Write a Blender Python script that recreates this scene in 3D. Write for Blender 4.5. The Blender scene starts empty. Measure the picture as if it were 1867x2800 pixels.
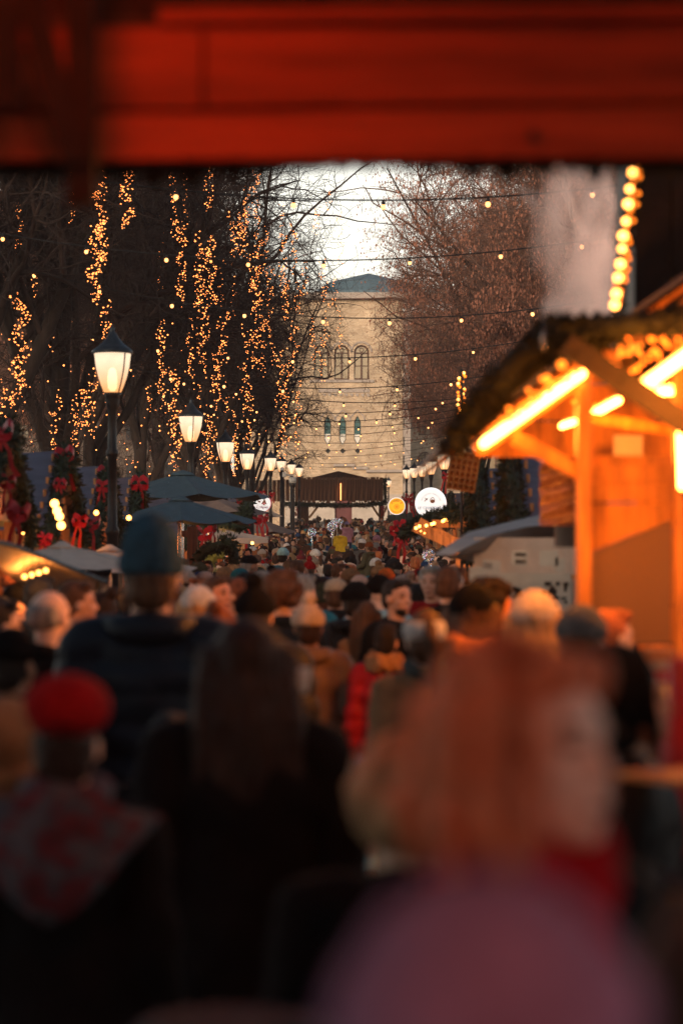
import bpy, math, random
import numpy as np
from mathutils import Vector, Matrix

sc = bpy.context.scene
R = math.radians
F = 6611.0            # focal length in photograph pixels (85 mm on a 36 mm tall frame)
CH = 1.78             # camera height
HY = 1490.0           # row of the horizon in the photograph
random.seed(7); rng = np.random.default_rng(7)

# ---------------------------------------------------------------- camera
cd = bpy.data.cameras.new('camera'); cam = bpy.data.objects.new('camera', cd)
sc.collection.objects.link(cam); sc.camera = cam
cam.location = (0, 0, CH); cam.rotation_euler = (R(90), 0, 0)
cd.sensor_fit = 'VERTICAL'; cd.sensor_height = 36; cd.sensor_width = 24; cd.lens = 85
cd.shift_y = (HY - 1400) / 2800.0
cd.clip_start = 0.1; cd.clip_end = 5000
cd.dof.use_dof = True; cd.dof.focus_distance = 66; cd.dof.aperture_fstop = 2.05
cd.dof.aperture_blades = 0

# ---------------------------------------------------------------- world, dusk light
w = bpy.data.worlds.new("World"); sc.world = w; w.use_nodes = True
nt = w.node_tree; nt.nodes.clear()
out = nt.nodes.new('ShaderNodeOutputWorld'); bg = nt.nodes.new('ShaderNodeBackground')
sky = nt.nodes.new('ShaderNodeTexSky'); sky.sky_type = 'NISHITA'; sky.sun_disc = False
SUN_EL, SUN_ROT = R(7), R(200)
sky.sun_elevation = SUN_EL; sky.sun_rotation = SUN_ROT
sky.air_density = 1.0; sky.dust_density = 3.0; sky.ozone_density = 2.0
# thin evening overcast: a pale layer that is thickest towards the horizon all round
tc = nt.nodes.new('ShaderNodeTexCoord'); sp = nt.nodes.new('ShaderNodeSeparateXYZ')
nt.links.new(tc.outputs['Generated'], sp.inputs[0])
rm = nt.nodes.new('ShaderNodeValToRGB')
rm.color_ramp.elements[0].position = 0.0; rm.color_ramp.elements[0].color = (11.8, 10.6, 8.8, 1)
rm.color_ramp.elements[1].position = 0.62; rm.color_ramp.elements[1].color = (0.22, 0.42, 0.6, 1)
e = rm.color_ramp.elements.new(0.16); e.color = (13.2, 12.3, 10.6, 1)
e = rm.color_ramp.elements.new(0.30); e.color = (0.7, 1.0, 1.25, 1)
nt.links.new(sp.outputs['Z'], rm.inputs[0])
add = nt.nodes.new('ShaderNodeMix'); add.data_type = 'RGBA'; add.blend_type = 'ADD'; add.inputs['Factor'].default_value = 1
nt.links.new(sky.outputs[0], add.inputs['A']); nt.links.new(rm.outputs[0], add.inputs['B'])
nt.links.new(add.outputs['Result'], bg.inputs['Color']); bg.inputs['Strength'].default_value = 0.1
nt.links.new(bg.outputs[0], out.inputs['Surface'])

sl = bpy.data.lights.new('evening_sun', 'SUN'); sl.energy = 3.6; sl.angle = R(12); sl.color = (1, .74, .52)
so = bpy.data.objects.new('evening_sun', sl); sc.collection.objects.link(so)
# comes from behind the camera, low, slightly from the left
el, az = R(15), R(200)
sdir = Vector((math.sin(az) * math.cos(el), math.cos(az) * math.cos(el), math.sin(el)))
so.rotation_euler = sdir.to_track_quat('Z', 'Y').to_euler()
so.location = (0, -20, 30)

sc.view_settings.view_transform = 'Standard'; sc.view_settings.look = 'None'
sc.view_settings.exposure = 0.0; sc.view_settings.gamma = 1; sc.view_settings.use_curve_mapping = False
cy = sc.cycles
cy.use_denoising = True
cy.max_bounces = 6; cy.diffuse_bounces = 3; cy.glossy_bounces = 3; cy.transmission_bounces = 4
cy.transparent_max_bounces = 8; cy.volume_bounces = 1
cy.sample_clamp_indirect = 2.0; cy.sample_clamp_direct = 0
cy.caustics_reflective = False; cy.caustics_refractive = False
cy.blur_glossy = 1.0; cy.use_adaptive_sampling = True; cy.adaptive_threshold = 0.015
cy.volume_step_rate = 2.0; cy.volume_max_steps = 64

# ---------------------------------------------------------------- helpers
def P(px, py, d):
    """point at distance d (metres) that the photograph shows at pixel px, py"""
    return Vector(((px - 933.5) / F * d, d, CH + (HY - py) / F * d))

GD = [-100, 0, 14, 25, 45, 57, 73, 85, 107, 121, 132, 150, 200, 3000]
GZ = [0, 0, -.12, -.22, -.27, -.18, .08, .28, .83, 1.2, 1.5, 1.9, 2.6, 2.6]
def gz(y): return float(np.interp(y, GD, GZ))

def tag(o, label=None, cat=None, group=None, kind=None):
    if label: o['label'] = label
    if cat: o['category'] = cat
    if group: o['group'] = group
    if kind: o['kind'] = kind
    return o

def link(o, parent=None):
    sc.collection.objects.link(o)
    if parent is not None: o.parent = parent
    return o

def empty(name, loc=(0, 0, 0), rz=0, label=None, cat=None, group=None):
    o = bpy.data.objects.new(name, None); o.empty_display_size = .1
    link(o); o.location = loc; o.rotation_euler = (0, 0, rz)
    return tag(o, label, cat, group)

class G:
    """collects geometry, builds ONE mesh object"""
    def __init__(s): s.v = []; s.f = []; s.n = 0
    def add(s, v, f):
        v = np.asarray(v, float).reshape(-1, 3)
        s.v.append(v); f = [tuple(int(i) + s.n for i in q) for q in f]; s.f += f; s.n += len(v); return s
    def box(s, c, size, rz=0, rx=0, ry=0, taper=1.0):
        hx, hy, hz = size[0]/2, size[1]/2, size[2]/2
        v = np.array([[x*hx*(taper if z > 0 else 1), y*hy*(taper if z > 0 else 1), z*hz] for z in (-1, 1) for y in (-1, 1) for x in (-1, 1)])
        M = np.array((Matrix.Rotation(rz, 3, 'Z') @ Matrix.Rotation(ry, 3, 'Y') @ Matrix.Rotation(rx, 3, 'X')))
        v = v @ M.T + np.array(c)
        return s.add(v, [(0, 2, 3, 1), (4, 5, 7, 6), (0, 1, 5, 4), (2, 6, 7, 3), (0, 4, 6, 2), (1, 3, 7, 5)])
    def beam(s, a, b, wd, th):
        """box from a to b, width wd (horizontal-ish), thickness th"""
        a = np.array(a, float); b = np.array(b, float); t = b - a; t /= np.linalg.norm(t)
        u = np.cross(t, (0, 0, 1)) if abs(t[2]) < .95 else np.cross(t, (0, 1, 0)); u /= np.linalg.norm(u); n = np.cross(u, t)
        v = [p + i*u*wd/2 + j*n*th/2 for p in (a, b) for j in (-1, 1) for i in (-1, 1)]
        return s.add(v, [(0, 2, 3, 1), (4, 5, 7, 6), (0, 1, 5, 4), (2, 6, 7, 3), (0, 4, 6, 2), (1, 3, 7, 5)])
    def tube(s, pts, r, n=8, cap=True):
        pts = np.array(pts, float); K = len(pts); r = np.full(K, r) if np.isscalar(r) else np.array(r, float)
        t = np.gradient(pts, axis=0); t /= np.linalg.norm(t, axis=1)[:, None] + 1e-9
        ref = np.array((0, 0, 1.)) if abs(t[0][2]) < .9 else np.array((0, 1., 0))
        u = np.cross(t, ref); u /= np.linalg.norm(u, axis=1)[:, None] + 1e-9; q = np.cross(u, t)
        a = np.linspace(0, 2*np.pi, n, endpoint=False)
        v = pts[:, None] + r[:, None, None]*(np.cos(a)[None, :, None]*u[:, None] + np.sin(a)[None, :, None]*q[:, None])
        f = [(i*n+j, i*n+(j+1) % n, (i+1)*n+(j+1) % n, (i+1)*n+j) for i in range(K-1) for j in range(n)]
        if cap: f += [tuple(range(n))[::-1], tuple((K-1)*n+j for j in range(n))]
        return s.add(v.reshape(-1, 3), f)
    def lathe(s, prof, n=16, c=(0, 0, 0), sy=1.0, cap=True):
        prof = np.array(prof, float); a = np.linspace(0, 2*np.pi, n, endpoint=False)
        v = np.stack([prof[:, 0:1]*np.cos(a), prof[:, 0:1]*np.sin(a)*sy, np.repeat(prof[:, 1:2], n, 1)], -1).reshape(-1, 3) + np.array(c)
        K = len(prof)
        f = [(i*n+j, i*n+(j+1) % n, (i+1)*n+(j+1) % n, (i+1)*n+j) for i in range(K-1) for j in range(n)]
        if cap: f += [tuple(range(n))[::-1], tuple((K-1)*n+j for j in range(n))]
        return s.add(v, f)
    def ell(s, c, r, n=12, rot=None):
        r = (r, r, r) if np.isscalar(r) else r
        m = max(5, n*2//3)
        th = np.linspace(0, np.pi, m+1)[1:-1]; a = np.linspace(0, 2*np.pi, n, endpoint=False)
        v = [(math.sin(t)*math.cos(p), math.sin(t)*math.sin(p), math.cos(t)) for t in th for p in a] + [(0, 0, 1), (0, 0, -1)]
        v = np.array(v)*np.array(r)
        if rot is not None: v = v @ np.array(rot).T
        v = v + np.array(c); K = len(th)
        f = [(i*n+j, (i+1)*n+j, (i+1)*n+(j+1) % n, i*n+(j+1) % n) for i in range(K-1) for j in range(n)]
        f += [(K*n, j, (j+1) % n) for j in range(n)] + [(K*n+1, (K-1)*n+(j+1) % n, (K-1)*n+j) for j in range(n)]
        return s.add(v, f)
    def cap(s, a, b, ra, rb, n=12):
        """tapered capsule"""
        a = np.array(a, float); b = np.array(b, float); L = np.linalg.norm(b-a); t = (b-a)/(L+1e-9)
        ts = [(-math.cos(x), math.sin(x)) for x in np.linspace(0.25, np.pi/2, 4)]
        pts = [a + t*k*ra for k, _ in ts] + [b - t*k*rb for k, _ in ts[::-1]]
        rr = [ra*q for _, q in ts] + [rb*q for _, q in ts[::-1]]
        return s.tube(pts, rr, n)
    def poly_prism(s, pts2, y0, y1):
        """extrude a polygon given in x,z between y0 and y1"""
        n = len(pts2); v = [(p[0], y0, p[1]) for p in pts2] + [(p[0], y1, p[1]) for p in pts2]
        f = [tuple(range(n)), tuple(range(n, 2*n))[::-1]] + [(i, i+n, (i+1) % n+n, (i+1) % n) for i in range(n)]
        return s.add(v, f)
    def mesh(s, name='m', smooth=False):
        me = bpy.data.meshes.new(name); v = np.concatenate(s.v) if s.v else np.zeros((0, 3))
        me.from_pydata(v.tolist(), [], s.f); me.validate(); me.update()
        if smooth: me.polygons.foreach_set('use_smooth', [True]*len(me.polygons))
        return me
    def build(s, name, mat=None, parent=None, smooth=False, color=None, bevel=0):
        me = s.mesh(name, smooth)
        if mat: me.materials.append(mat)
        o = bpy.data.objects.new(name, me); link(o, parent)
        if color: o.color = (*color, 1)
        if bevel:
            b = o.modifiers.new('bevel', 'BEVEL'); b.width = bevel; b.segments = 2; b.limit_method = 'ANGLE'
        return o

def inst(name, me, parent=None, loc=(0, 0, 0), rot=(0, 0, 0), scale=1, color=None):
    o = bpy.data.objects.new(name, me); link(o, parent)
    o.location = loc; o.rotation_euler = rot
    o.scale = (scale,)*3 if np.isscalar(scale) else scale
    if color: o.color = (*color, 1)
    return o

def big_mesh(name, v, f, mats, smooth=False, mi=None):
    """fast mesh from arrays; f is (N,3) or (N,4)"""
    me = bpy.data.meshes.new(name); k = f.shape[1]
    me.vertices.add(len(v)); me.vertices.foreach_set('co', np.asarray(v, np.float32).ravel())
    me.loops.add(f.size); me.loops.foreach_set('vertex_index', f.astype(np.int32).ravel())
    me.polygons.add(len(f)); me.polygons.foreach_set('loop_start', np.arange(0, f.size, k, dtype=np.int32))
    me.polygons.foreach_set('loop_total', np.full(len(f), k, np.int32))
    if smooth: me.polygons.foreach_set('use_smooth', np.ones(len(f), bool))
    if mi is not None: me.polygons.foreach_set('material_index', mi.astype(np.int32))
    me.update(calc_edges=True)
    for m in mats: me.materials.append(m)
    return me

# ---------------------------------------------------------------- materials
def newmat(name):
    m = bpy.data.materials.new(name); m.use_nodes = True
    return m, m.node_tree, m.node_tree.nodes['Principled BSDF']

def mat(name, col, rough=.7, metal=0, var=.35, scale=12, bump=.15, bscale=None, stretch=(1, 1, 1), objcol=False,
        spots=None, sss=0, spec=.4, sheen=0, coords='Object'):
    m, t, b = newmat(name)
    N = t.nodes.new; L = t.links.new
    c = N('ShaderNodeTexCoord'); mp = N('ShaderNodeMapping'); mp.inputs['Scale'].default_value = stretch
    L(c.outputs[coords], mp.inputs[0])
    n1 = N('ShaderNodeTexNoise'); n1.inputs['Scale'].default_value = scale; n1.inputs['Detail'].default_value = 5
    n1.inputs['Roughness'].default_value = .6; L(mp.outputs[0], n1.inputs['Vector'])
    mr = N('ShaderNodeMapRange'); mr.inputs['From Min'].default_value = .3; mr.inputs['From Max'].default_value = .7
    mr.inputs['To Min'].default_value = 1-var; mr.inputs['To Max'].default_value = 1+var
    L(n1.outputs['Fac'], mr.inputs['Value'])
    mul = N('ShaderNodeVectorMath'); mul.operation = 'SCALE'; L(mr.outputs[0], mul.inputs['Scale'])
    if objcol:
        oi = N('ShaderNodeObjectInfo'); L(oi.outputs['Color'], mul.inputs[0])
    else: mul.inputs[0].default_value = col
    src = mul.outputs[0]
    if spots:
        n2 = N('ShaderNodeTexVoronoi'); n2.inputs['Scale'].default_value = spots[0]; L(c.outputs[coords], n2.inputs['Vector'])
        cr = N('ShaderNodeMapRange'); cr.inputs['From Min'].default_value = spots[1]; cr.inputs['From Max'].default_value = spots[1]*.6
        L(n2.outputs['Distance'], cr.inputs['Value'])
        mx = N('ShaderNodeMix'); mx.data_type = 'RGBA'; L(cr.outputs[0], mx.inputs['Factor']); L(src, mx.inputs['A'])
        mx.inputs['B'].default_value = (*spots[2], 1); src = mx.outputs['Result']
    L(src, b.inputs['Base Color'])
    b.inputs['Roughness'].default_value = rough; b.inputs['Metallic'].default_value = metal
    b.inputs['Specular IOR Level'].default_value = spec
    if sheen: b.inputs['Sheen Weight'].default_value = sheen
    if sss:
        b.inputs['Subsurface Weight'].default_value = sss; b.inputs['Subsurface Radius'].default_value = (.01, .004, .002)
        b.inputs['Subsurface Scale'].default_value = 1
    if bump:
        n3 = N('ShaderNodeTexNoise'); n3.inputs['Scale'].default_value = bscale or scale*3; n3.inputs['Detail'].default_value = 4
        L(mp.outputs[0], n3.inputs['Vector'])
        bp = N('ShaderNodeBump'); bp.inputs['Strength'].default_value = min(1, bump*2); bp.inputs['Distance'].default_value = .02
        L(n3.outputs['Fac'], bp.inputs['Height']); L(bp.outputs[0], b.inputs['Normal'])
    return m

def emis(name, col, strength, sample='AUTO'):
    m, t, b = newmat(name)
    b.inputs['Base Color'].default_value = (*col, 1); b.inputs['Emission Color'].default_value = (*col, 1)
    b.inputs['Emission Strength'].default_value = strength; b.inputs['Roughness'].default_value = .4
    m.cycles.emission_sampling = sample
    return m

M = {}
M['fabric'] = mat('fabric', (0, 0, 0), .92, var=.3, scale=7, bump=.3, bscale=18, objcol=True, sheen=0, spec=.12)
M['nylon'] = mat('nylon', (0, 0, 0), .55, var=.2, scale=6, bump=.3, bscale=14, objcol=True, spec=.15)
M['knit'] = mat('knit', (0, 0, 0), .95, var=.3, scale=25, bump=.5, bscale=70, objcol=True, spec=.1)
M['hair'] = mat('hair', (0, 0, 0), .6, var=.55, scale=30, bump=.5, bscale=60, stretch=(1, 1, .18), objcol=True, spec=.2)
M['skin'] = mat('skin', (0, 0, 0), .55, var=.12, scale=14, bump=.05, objcol=True, spec=.3)
M['eye'] = mat('eye', (.03, .018, .012), .3, var=.1, bump=0)
M['brow'] = mat('brow', (.03, .016, .01), .9, var=.2, bump=0)
M['lip'] = mat('lip', (.3, .08, .06), .5, var=.1, bump=0)
M['bark'] = mat('bark', (.022, .014, .011), .95, var=.5, scale=6, bump=.6, bscale=20, stretch=(1, 1, .25))
M['twig'] = mat('twig', (.032, .019, .016), .95, var=.4, scale=1.5, bump=0)
M['twig_brown'] = mat('twig_brown', (.15, .085, .065), .95, var=.4, scale=1.5, bump=0)
M['leaf'] = mat('dry_leaf', (.34, .15, .10), .9, var=.5, scale=1.2, bump=0)
M['iron'] = mat('painted_iron', (.012, .011, .012), .45, metal=.3, var=.3, bump=.1)
M['capmetal'] = mat('lantern_cap_metal', (.035, .045, .055), .4, metal=.5, var=.3, bump=.1)
M['wood_dark'] = mat('dark_wood', (.09, .036, .018), .8, var=.5, scale=5, bump=.35, bscale=14, stretch=(6, 6, .5))
M['wood_plank'] = mat('weathered_plank', (.2, .085, .045), .8, var=.85, scale=1.2, bump=.4, bscale=16, stretch=(2, 2, .8), coords='Generated')
M['wood_warm'] = mat('pine_wood', (.42, .2, .08), .65, var=.6, scale=3.2, bump=.25, bscale=14, stretch=(6, 6, .6))
M['wood_beam'] = mat('beam_wood', (.38, .06, .018), .75, var=.5, scale=3, bump=.3, bscale=14, stretch=(.5, 6, 5))
M['tarp'] = mat('tarpaulin', (.085, .08, .11), .28, var=.3, scale=2, bump=.9, bscale=2.2, stretch=(1, 2.5, 1), spots=(5, .1, (.35, .4, .45)), spec=.6)
M['canvas_blue'] = mat('slate_canvas', (.045, .085, .115), .85, var=.15, scale=8, bump=.2, spots=(7, .07, (.3, .36, .4)))
M['canvas_taupe'] = mat('taupe_canvas', (.2, .15, .13), .85, var=.15, scale=8, bump=.2, spots=(9, .06, (.4, .35, .32)))
M['canvas_cream'] = mat('cream_canvas', (.55, .44, .36), .85, var=.12, scale=5, bump=.2)
M['canvas_grey'] = mat('grey_canvas', (.36, .32, .30), .85, var=.15, scale=5, bump=.2)
M['needles'] = mat('fir_needles', (.011, .022, .010), .8, var=.7, scale=9, bump=0)
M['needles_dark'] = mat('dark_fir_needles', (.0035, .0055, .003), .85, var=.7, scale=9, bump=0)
M['red'] = mat('red_ribbon', (.34, .004, .007), .4, var=.25, scale=9, bump=.25)
M['white'] = mat('white_paint', (.75, .74, .7), .6, var=.08, bump=.05)
M['steel'] = mat('brushed_steel', (.6, .6, .62), .25, metal=.9, var=.1, bump=.05)
M['black'] = mat('black_plastic', (.012, .012, .013), .4, var=.1, bump=.05)
M['cable'] = mat('rubber_cable', (.012, .012, .014), .7, var=.1, bump=0)
M['paper'] = mat('paper', (.42, .39, .34), .9, var=.12, scale=6, bump=.1)
M['ground'] = mat('street_stone', (.06, .055, .055), .7, var=.5, scale=.8, bump=.4, bscale=9, spec=.5)
M['cobble'] = mat('cobble_stone', (.085, .08, .078), .55, var=.3, scale=3, bump=.25, bscale=20)
M['waffle'] = mat('baked_waffle', (.5, .17, .035), .7, var=.4, scale=9, bump=.3)
M['stone'] = mat('grey_stone', (.36, .31, .28), .85, var=.18, scale=2, bump=.25)
M['pale_stone'] = mat('pale_render', (.47, .41, .36), .85, var=.15, scale=1.2, bump=.15)
M['frame_brown'] = mat('brown_window_frame', (.07, .028, .016), .6, var=.2, bump=.1)
M['door_red'] = mat('oxblood_door', (.1, .018, .02), .6, var=.2, scale=4, bump=.15)
M['slate'] = mat('blue_slate', (.08, .14, .18), .6, var=.25, scale=3, bump=.2)

M['wood_near'] = mat('lit_pine_wood', (.52, .20, .03), .6, var=.55, scale=3, bump=.3, bscale=14, stretch=(5, 5, .8))  # pine copy for the near stall, orange lamp glow put into its base colour
M['shaft'] = mat('dark_shaft_wood', (.012, .006, .004), .9, var=.4, bump=.3)
def brick_mat():
    m, t, b = newmat('yellow_brick'); N = t.nodes.new; L = t.links.new
    c = N('ShaderNodeTexCoord'); mp = N('ShaderNodeMapping'); mp.inputs['Rotation'].default_value = (R(90), 0, 0)
    L(c.outputs['Object'], mp.inputs[0])
    br = N('ShaderNodeTexBrick'); br.inputs['Scale'].default_value = 1
    br.inputs['Brick Width'].default_value = .36; br.inputs['Row Height'].default_value = .12; br.inputs['Mortar Size'].default_value = .013
    br.inputs['Color1'].default_value = (.60, .47, .33, 1); br.inputs['Color2'].default_value = (.45, .32, .21, 1); br.inputs['Mortar'].default_value = (.5, .41, .32, 1)
    L(mp.outputs[0], br.inputs['Vector'])
    n = N('ShaderNodeTexNoise'); n.inputs['Scale'].default_value = .7; n.inputs['Detail'].default_value = 6; L(c.outputs['Object'], n.inputs['Vector'])
    mr = N('ShaderNodeMapRange'); mr.inputs['From Min'].default_value = .3; mr.inputs['From Max'].default_value = .7
    mr.inputs['To Min'].default_value = .72; mr.inputs['To Max'].default_value = 1.18; L(n.outputs['Fac'], mr.inputs['Value'])
    s = N('ShaderNodeVectorMath'); s.operation = 'SCALE'; L(br.outputs['Color'], s.inputs[0]); L(mr.outputs[0], s.inputs['Scale'])
    L(s.outputs[0], b.inputs['Base Color']); b.inputs['Roughness'].default_value = .9
    bp = N('ShaderNodeBump'); bp.inputs['Strength'].default_value = .5; bp.inputs['Distance'].default_value = .02; bp.invert = True
    L(br.outputs['Fac'], bp.inputs['Height']); L(bp.outputs[0], b.inputs['Normal'])
    return m
M['brick'] = brick_mat()

def glass_mat(name, col, rough=.08, emi=0):
    m, t, b = newmat(name); b.inputs['Base Color'].default_value = (*col, 1); b.inputs['Roughness'].default_value = rough
    b.inputs['Specular IOR Level'].default_value = .9
    if emi: b.inputs['Emission Color'].default_value = (1, .62, .3, 1); b.inputs['Emission Strength'].default_value = emi
    return m
M['glass_teal'] = glass_mat('teal_window_glass', (.05, .13, .14), .1)
M['glass_warm'] = glass_mat('warm_window_glass', (.3, .24, .16), .12)  # warm cream reflection put into the glass base colour
M['glass_dark'] = glass_mat('dark_window_glass', (.03, .035, .04), .06)

M['fairy'] = emis('fairy_bulb_glow', (1, .29, .07), 4.6, 'NONE')
M['festoon'] = emis('festoon_bulb_glow', (1, .42, .13), 3.6, 'NONE')
M['bulb_hot'] = emis('hot_bulb_glow', (1, .4, .08), 9, 'NONE')
M['bulb_amber'] = emis('amber_bulb_glow', (1, .22, .015), 3, 'NONE')
M['tube'] = emis('tube_glow', (1, .30, .05), 34)
M['lamp_bulb'] = emis('lantern_bulb_glow', (1, .72, .42), 5, 'NONE')
M['sign_white'] = emis('white_lightbox', (.85, .88, .9), .62)
M['sign_yellow'] = emis('yellow_lightbox', (1, .42, .02), .95)
M['sign_pink'] = emis('pink_rim', (.6, .17, .2), .25)
M['dark_red'] = emis('dark_red_print', (.2, .002, .03), .02)
M['sign_grey'] = emis('grey_print', (.32, .32, .36), .3, 'NONE')
M['brown_print'] = emis('brown_print', (.2, .07, .03), .05, 'NONE')
M['heater'] = emis('heater_element', (1, .12, .015), 25)
M['teal_led'] = emis('teal_led', (.2, .7, .9), 5, 'NONE')

def lantern_glass():
    m, t, b = newmat('lantern_glass'); N = t.nodes.new; L = t.links.new
    c = N('ShaderNodeTexCoord'); s = N('ShaderNodeSeparateXYZ'); L(c.outputs['Generated'], s.inputs[0])
    n = N('ShaderNodeTexNoise'); n.inputs['Scale'].default_value = 5; L(c.outputs['Object'], n.inputs['Vector'])
    cr = N('ShaderNodeValToRGB'); cr.color_ramp.elements[0].color = (1, .40, .13, 1); cr.color_ramp.elements[1].color = (1, .74, .5, 1)
    cr.color_ramp.elements[0].position = .0; cr.color_ramp.elements[1].position = .8
    L(s.outputs['Z'], cr.inputs[0])
    mr = N('ShaderNodeMapRange'); mr.inputs['To Min'].default_value = 1.1; mr.inputs['To Max'].default_value = 1.6; L(n.outputs['Fac'], mr.inputs['Value'])
    e = N('ShaderNodeEmission'); L(cr.outputs[0], e.inputs['Color']); L(mr.outputs[0], e.inputs['Strength'])
    tr = N('ShaderNodeBsdfTransparent'); mx = N('ShaderNodeMixShader'); mx.inputs[0].default_value = .86
    L(tr.outputs[0], mx.inputs[1]); L(e.outputs[0], mx.inputs[2])
    L(mx.outputs[0], t.nodes['Material Output'].inputs['Surface']); m.cycles.emission_sampling = 'NONE'
    return m
M['lantern_glass'] = lantern_glass()

def balloon_mat():
    m, t, b = newmat('clear_balloon'); N = t.nodes.new; L = t.links.new
    gl = N('ShaderNodeBsdfGlossy'); gl.inputs['Roughness'].default_value = .12; gl.inputs['Color'].default_value = (.8, .85, .95, 1)
    tr = N('ShaderNodeBsdfTransparent'); df = N('ShaderNodeBsdfDiffuse'); df.inputs[0].default_value = (.5, .55, .62, 1)
    lw = N('ShaderNodeLayerWeight'); lw.inputs[0].default_value = .35
    m1 = N('ShaderNodeMixShader'); L(lw.outputs['Facing'], m1.inputs[0]); L(tr.outputs[0], m1.inputs[1]); L(gl.outputs[0], m1.inputs[2])
    m2 = N('ShaderNodeMixShader'); m2.inputs[0].default_value = .25; L(m1.outputs[0], m2.inputs[1]); L(df.outputs[0], m2.inputs[2])
    L(m2.outputs[0], t.nodes['Material Output'].inputs['Surface']); return m
M['balloon'] = balloon_mat()
def acrylic_mat():
    m, t, b = newmat('frosted_acrylic'); N = t.nodes.new; L = t.links.new
    df = N('ShaderNodeBsdfDiffuse'); df.inputs[0].default_value = (.3, .2, .14, 1)
    tl = N('ShaderNodeBsdfTranslucent'); tl.inputs[0].default_value = (.3, .21, .15, 1)
    mx = N('ShaderNodeMixShader'); mx.inputs[0].default_value = .5; L(df.outputs[0], mx.inputs[1]); L(tl.outputs[0], mx.inputs[2])
    L(mx.outputs[0], t.nodes['Material Output'].inputs['Surface']); return m
M['acrylic'] = acrylic_mat()

def point(loc, energy, col=(1, .5, .2), size=.05, name='lamp_light', parent=None):
    l = bpy.data.lights.new(name, 'POINT'); l.energy = energy; l.color = col; l.shadow_soft_size = size
    o = bpy.data.objects.new(name, l); link(o, parent); o.location = loc
    return o

# ---------------------------------------------------------------- ground
ys = np.concatenate([np.linspace(-80, 0, 5), np.linspace(2, 220, 110), [300, 600, 3000]])
xs = np.concatenate([[-2500, -300], np.linspace(-40, 40, 33), [300, 2500]])
V = np.array([(x, y, gz(y) + (rng.normal() * .006)) for y in ys for x in xs]); nx = len(xs)
FF = np.array([(j*nx+i, j*nx+i+1, (j+1)*nx+i+1, (j+1)*nx+i) for j in range(len(ys)-1) for i in range(nx-1)])
g = bpy.data.objects.new('ground', big_mesh('ground', V, FF, [M['ground']])); link(g); tag(g, kind='structure')
# cobbles set into the street where it can be seen between the people
gb = G()
for j in range(150):
    for i in range(-16, 17):
        y = 3 + j*.13; x = i*.13 + (.065 if j % 2 else 0)
        gb.box((x, y, gz(y)+.008), (.118, .118, .03+random.uniform(0, .008)), rz=random.uniform(-.03, .03))
cb = gb.build('cobbles', M['cobble'], g); tag(cb, kind='stuff')

# ---------------------------------------------------------------- parliament building beyond the street end
BD = 200.0
def bx(px): return (px - 933.5)/F*BD
def bz(py, d=BD): return CH + (HY - py)/F*d
bld = empty('brick_building', (0, BD, 2.6), label='yellow brick public building with arched windows closing the end of the street', cat='building')
def loc(g_, name, m, parent=bld, **k):
    for a in g_.v: a -= np.array((0, BD, 2.6))
    return g_.build(name, m, parent, **k)
def arch(cx, z0, z1, w_, n=10):
    r = w_/2
    return [(cx-r, z0), (cx+r, z0)] + [(cx+r*math.cos(a), z1-r+r*math.sin(a)) for a in np.linspace(0, np.pi, n)]
def hexa(cx, z0, z1, w_, t=.5):
    return [(cx-w_/2, z0+t), (cx, z0), (cx+w_/2, z0+t), (cx+w_/2, z1-t), (cx, z1), (cx-w_/2, z1-t)]
def boolcut(o, cutter):
    c = cutter.build('cutter'); md = o.modifiers.new('b', 'BOOLEAN'); md.object = c; md.operation = 'DIFFERENCE'; md.solver = 'EXACT'
    dg = bpy.context.evaluated_depsgraph_get(); me = bpy.data.meshes.new_from_object(o.evaluated_get(dg))
    o.modifiers.clear(); o.data = me; bpy.data.objects.remove(c)
BZ0, BTOP = 2.3, bz(818)
wall = G(); wall.box(((bx(640)+bx(1101))/2, BD+.5, (BZ0+BTOP)/2), (bx(1101)-bx(640), 1, BTOP-BZ0))
cut = G(); arches = [(px, 943, 1038, 41) for px in (879, 934, 988)] + [(px, 850, 905, 30) for px in (760, 800)] 
hexes = [(px, 1136, 1218, 18.5) for px in (895.5, 936.5, 977)]
W2 = []
for px, a, b_, w_ in arches[:3]:
    cut.poly_prism(arch(bx(px), bz(b_), bz(a), w_/F*BD), BD-.5, BD+.32)
for px, a, b_, w_ in hexes:
    cut.poly_prism(hexa(bx(px), bz(b_), bz(a), w_/F*BD), BD-.5, BD+.25)
for px in (896.5, 937, 978):
    c = (bx(px), bz(1233)); s_ = .24
    cut.poly_prism([(c[0]-s_, c[1]), (c[0], c[1]-s_), (c[0]+s_, c[1]), (c[0], c[1]+s_)], BD-.5, BD+.2)
for a in cut.v: a -= np.array((0, 0, 0))
wo = wall.build('wall', M['brick']); boolcut(wo, cut); wo.data.transform(Matrix.Translation((0, -BD, -2.6))); wo.parent = bld
if not wo.data.materials: wo.data.materials.append(M['brick'])
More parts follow.
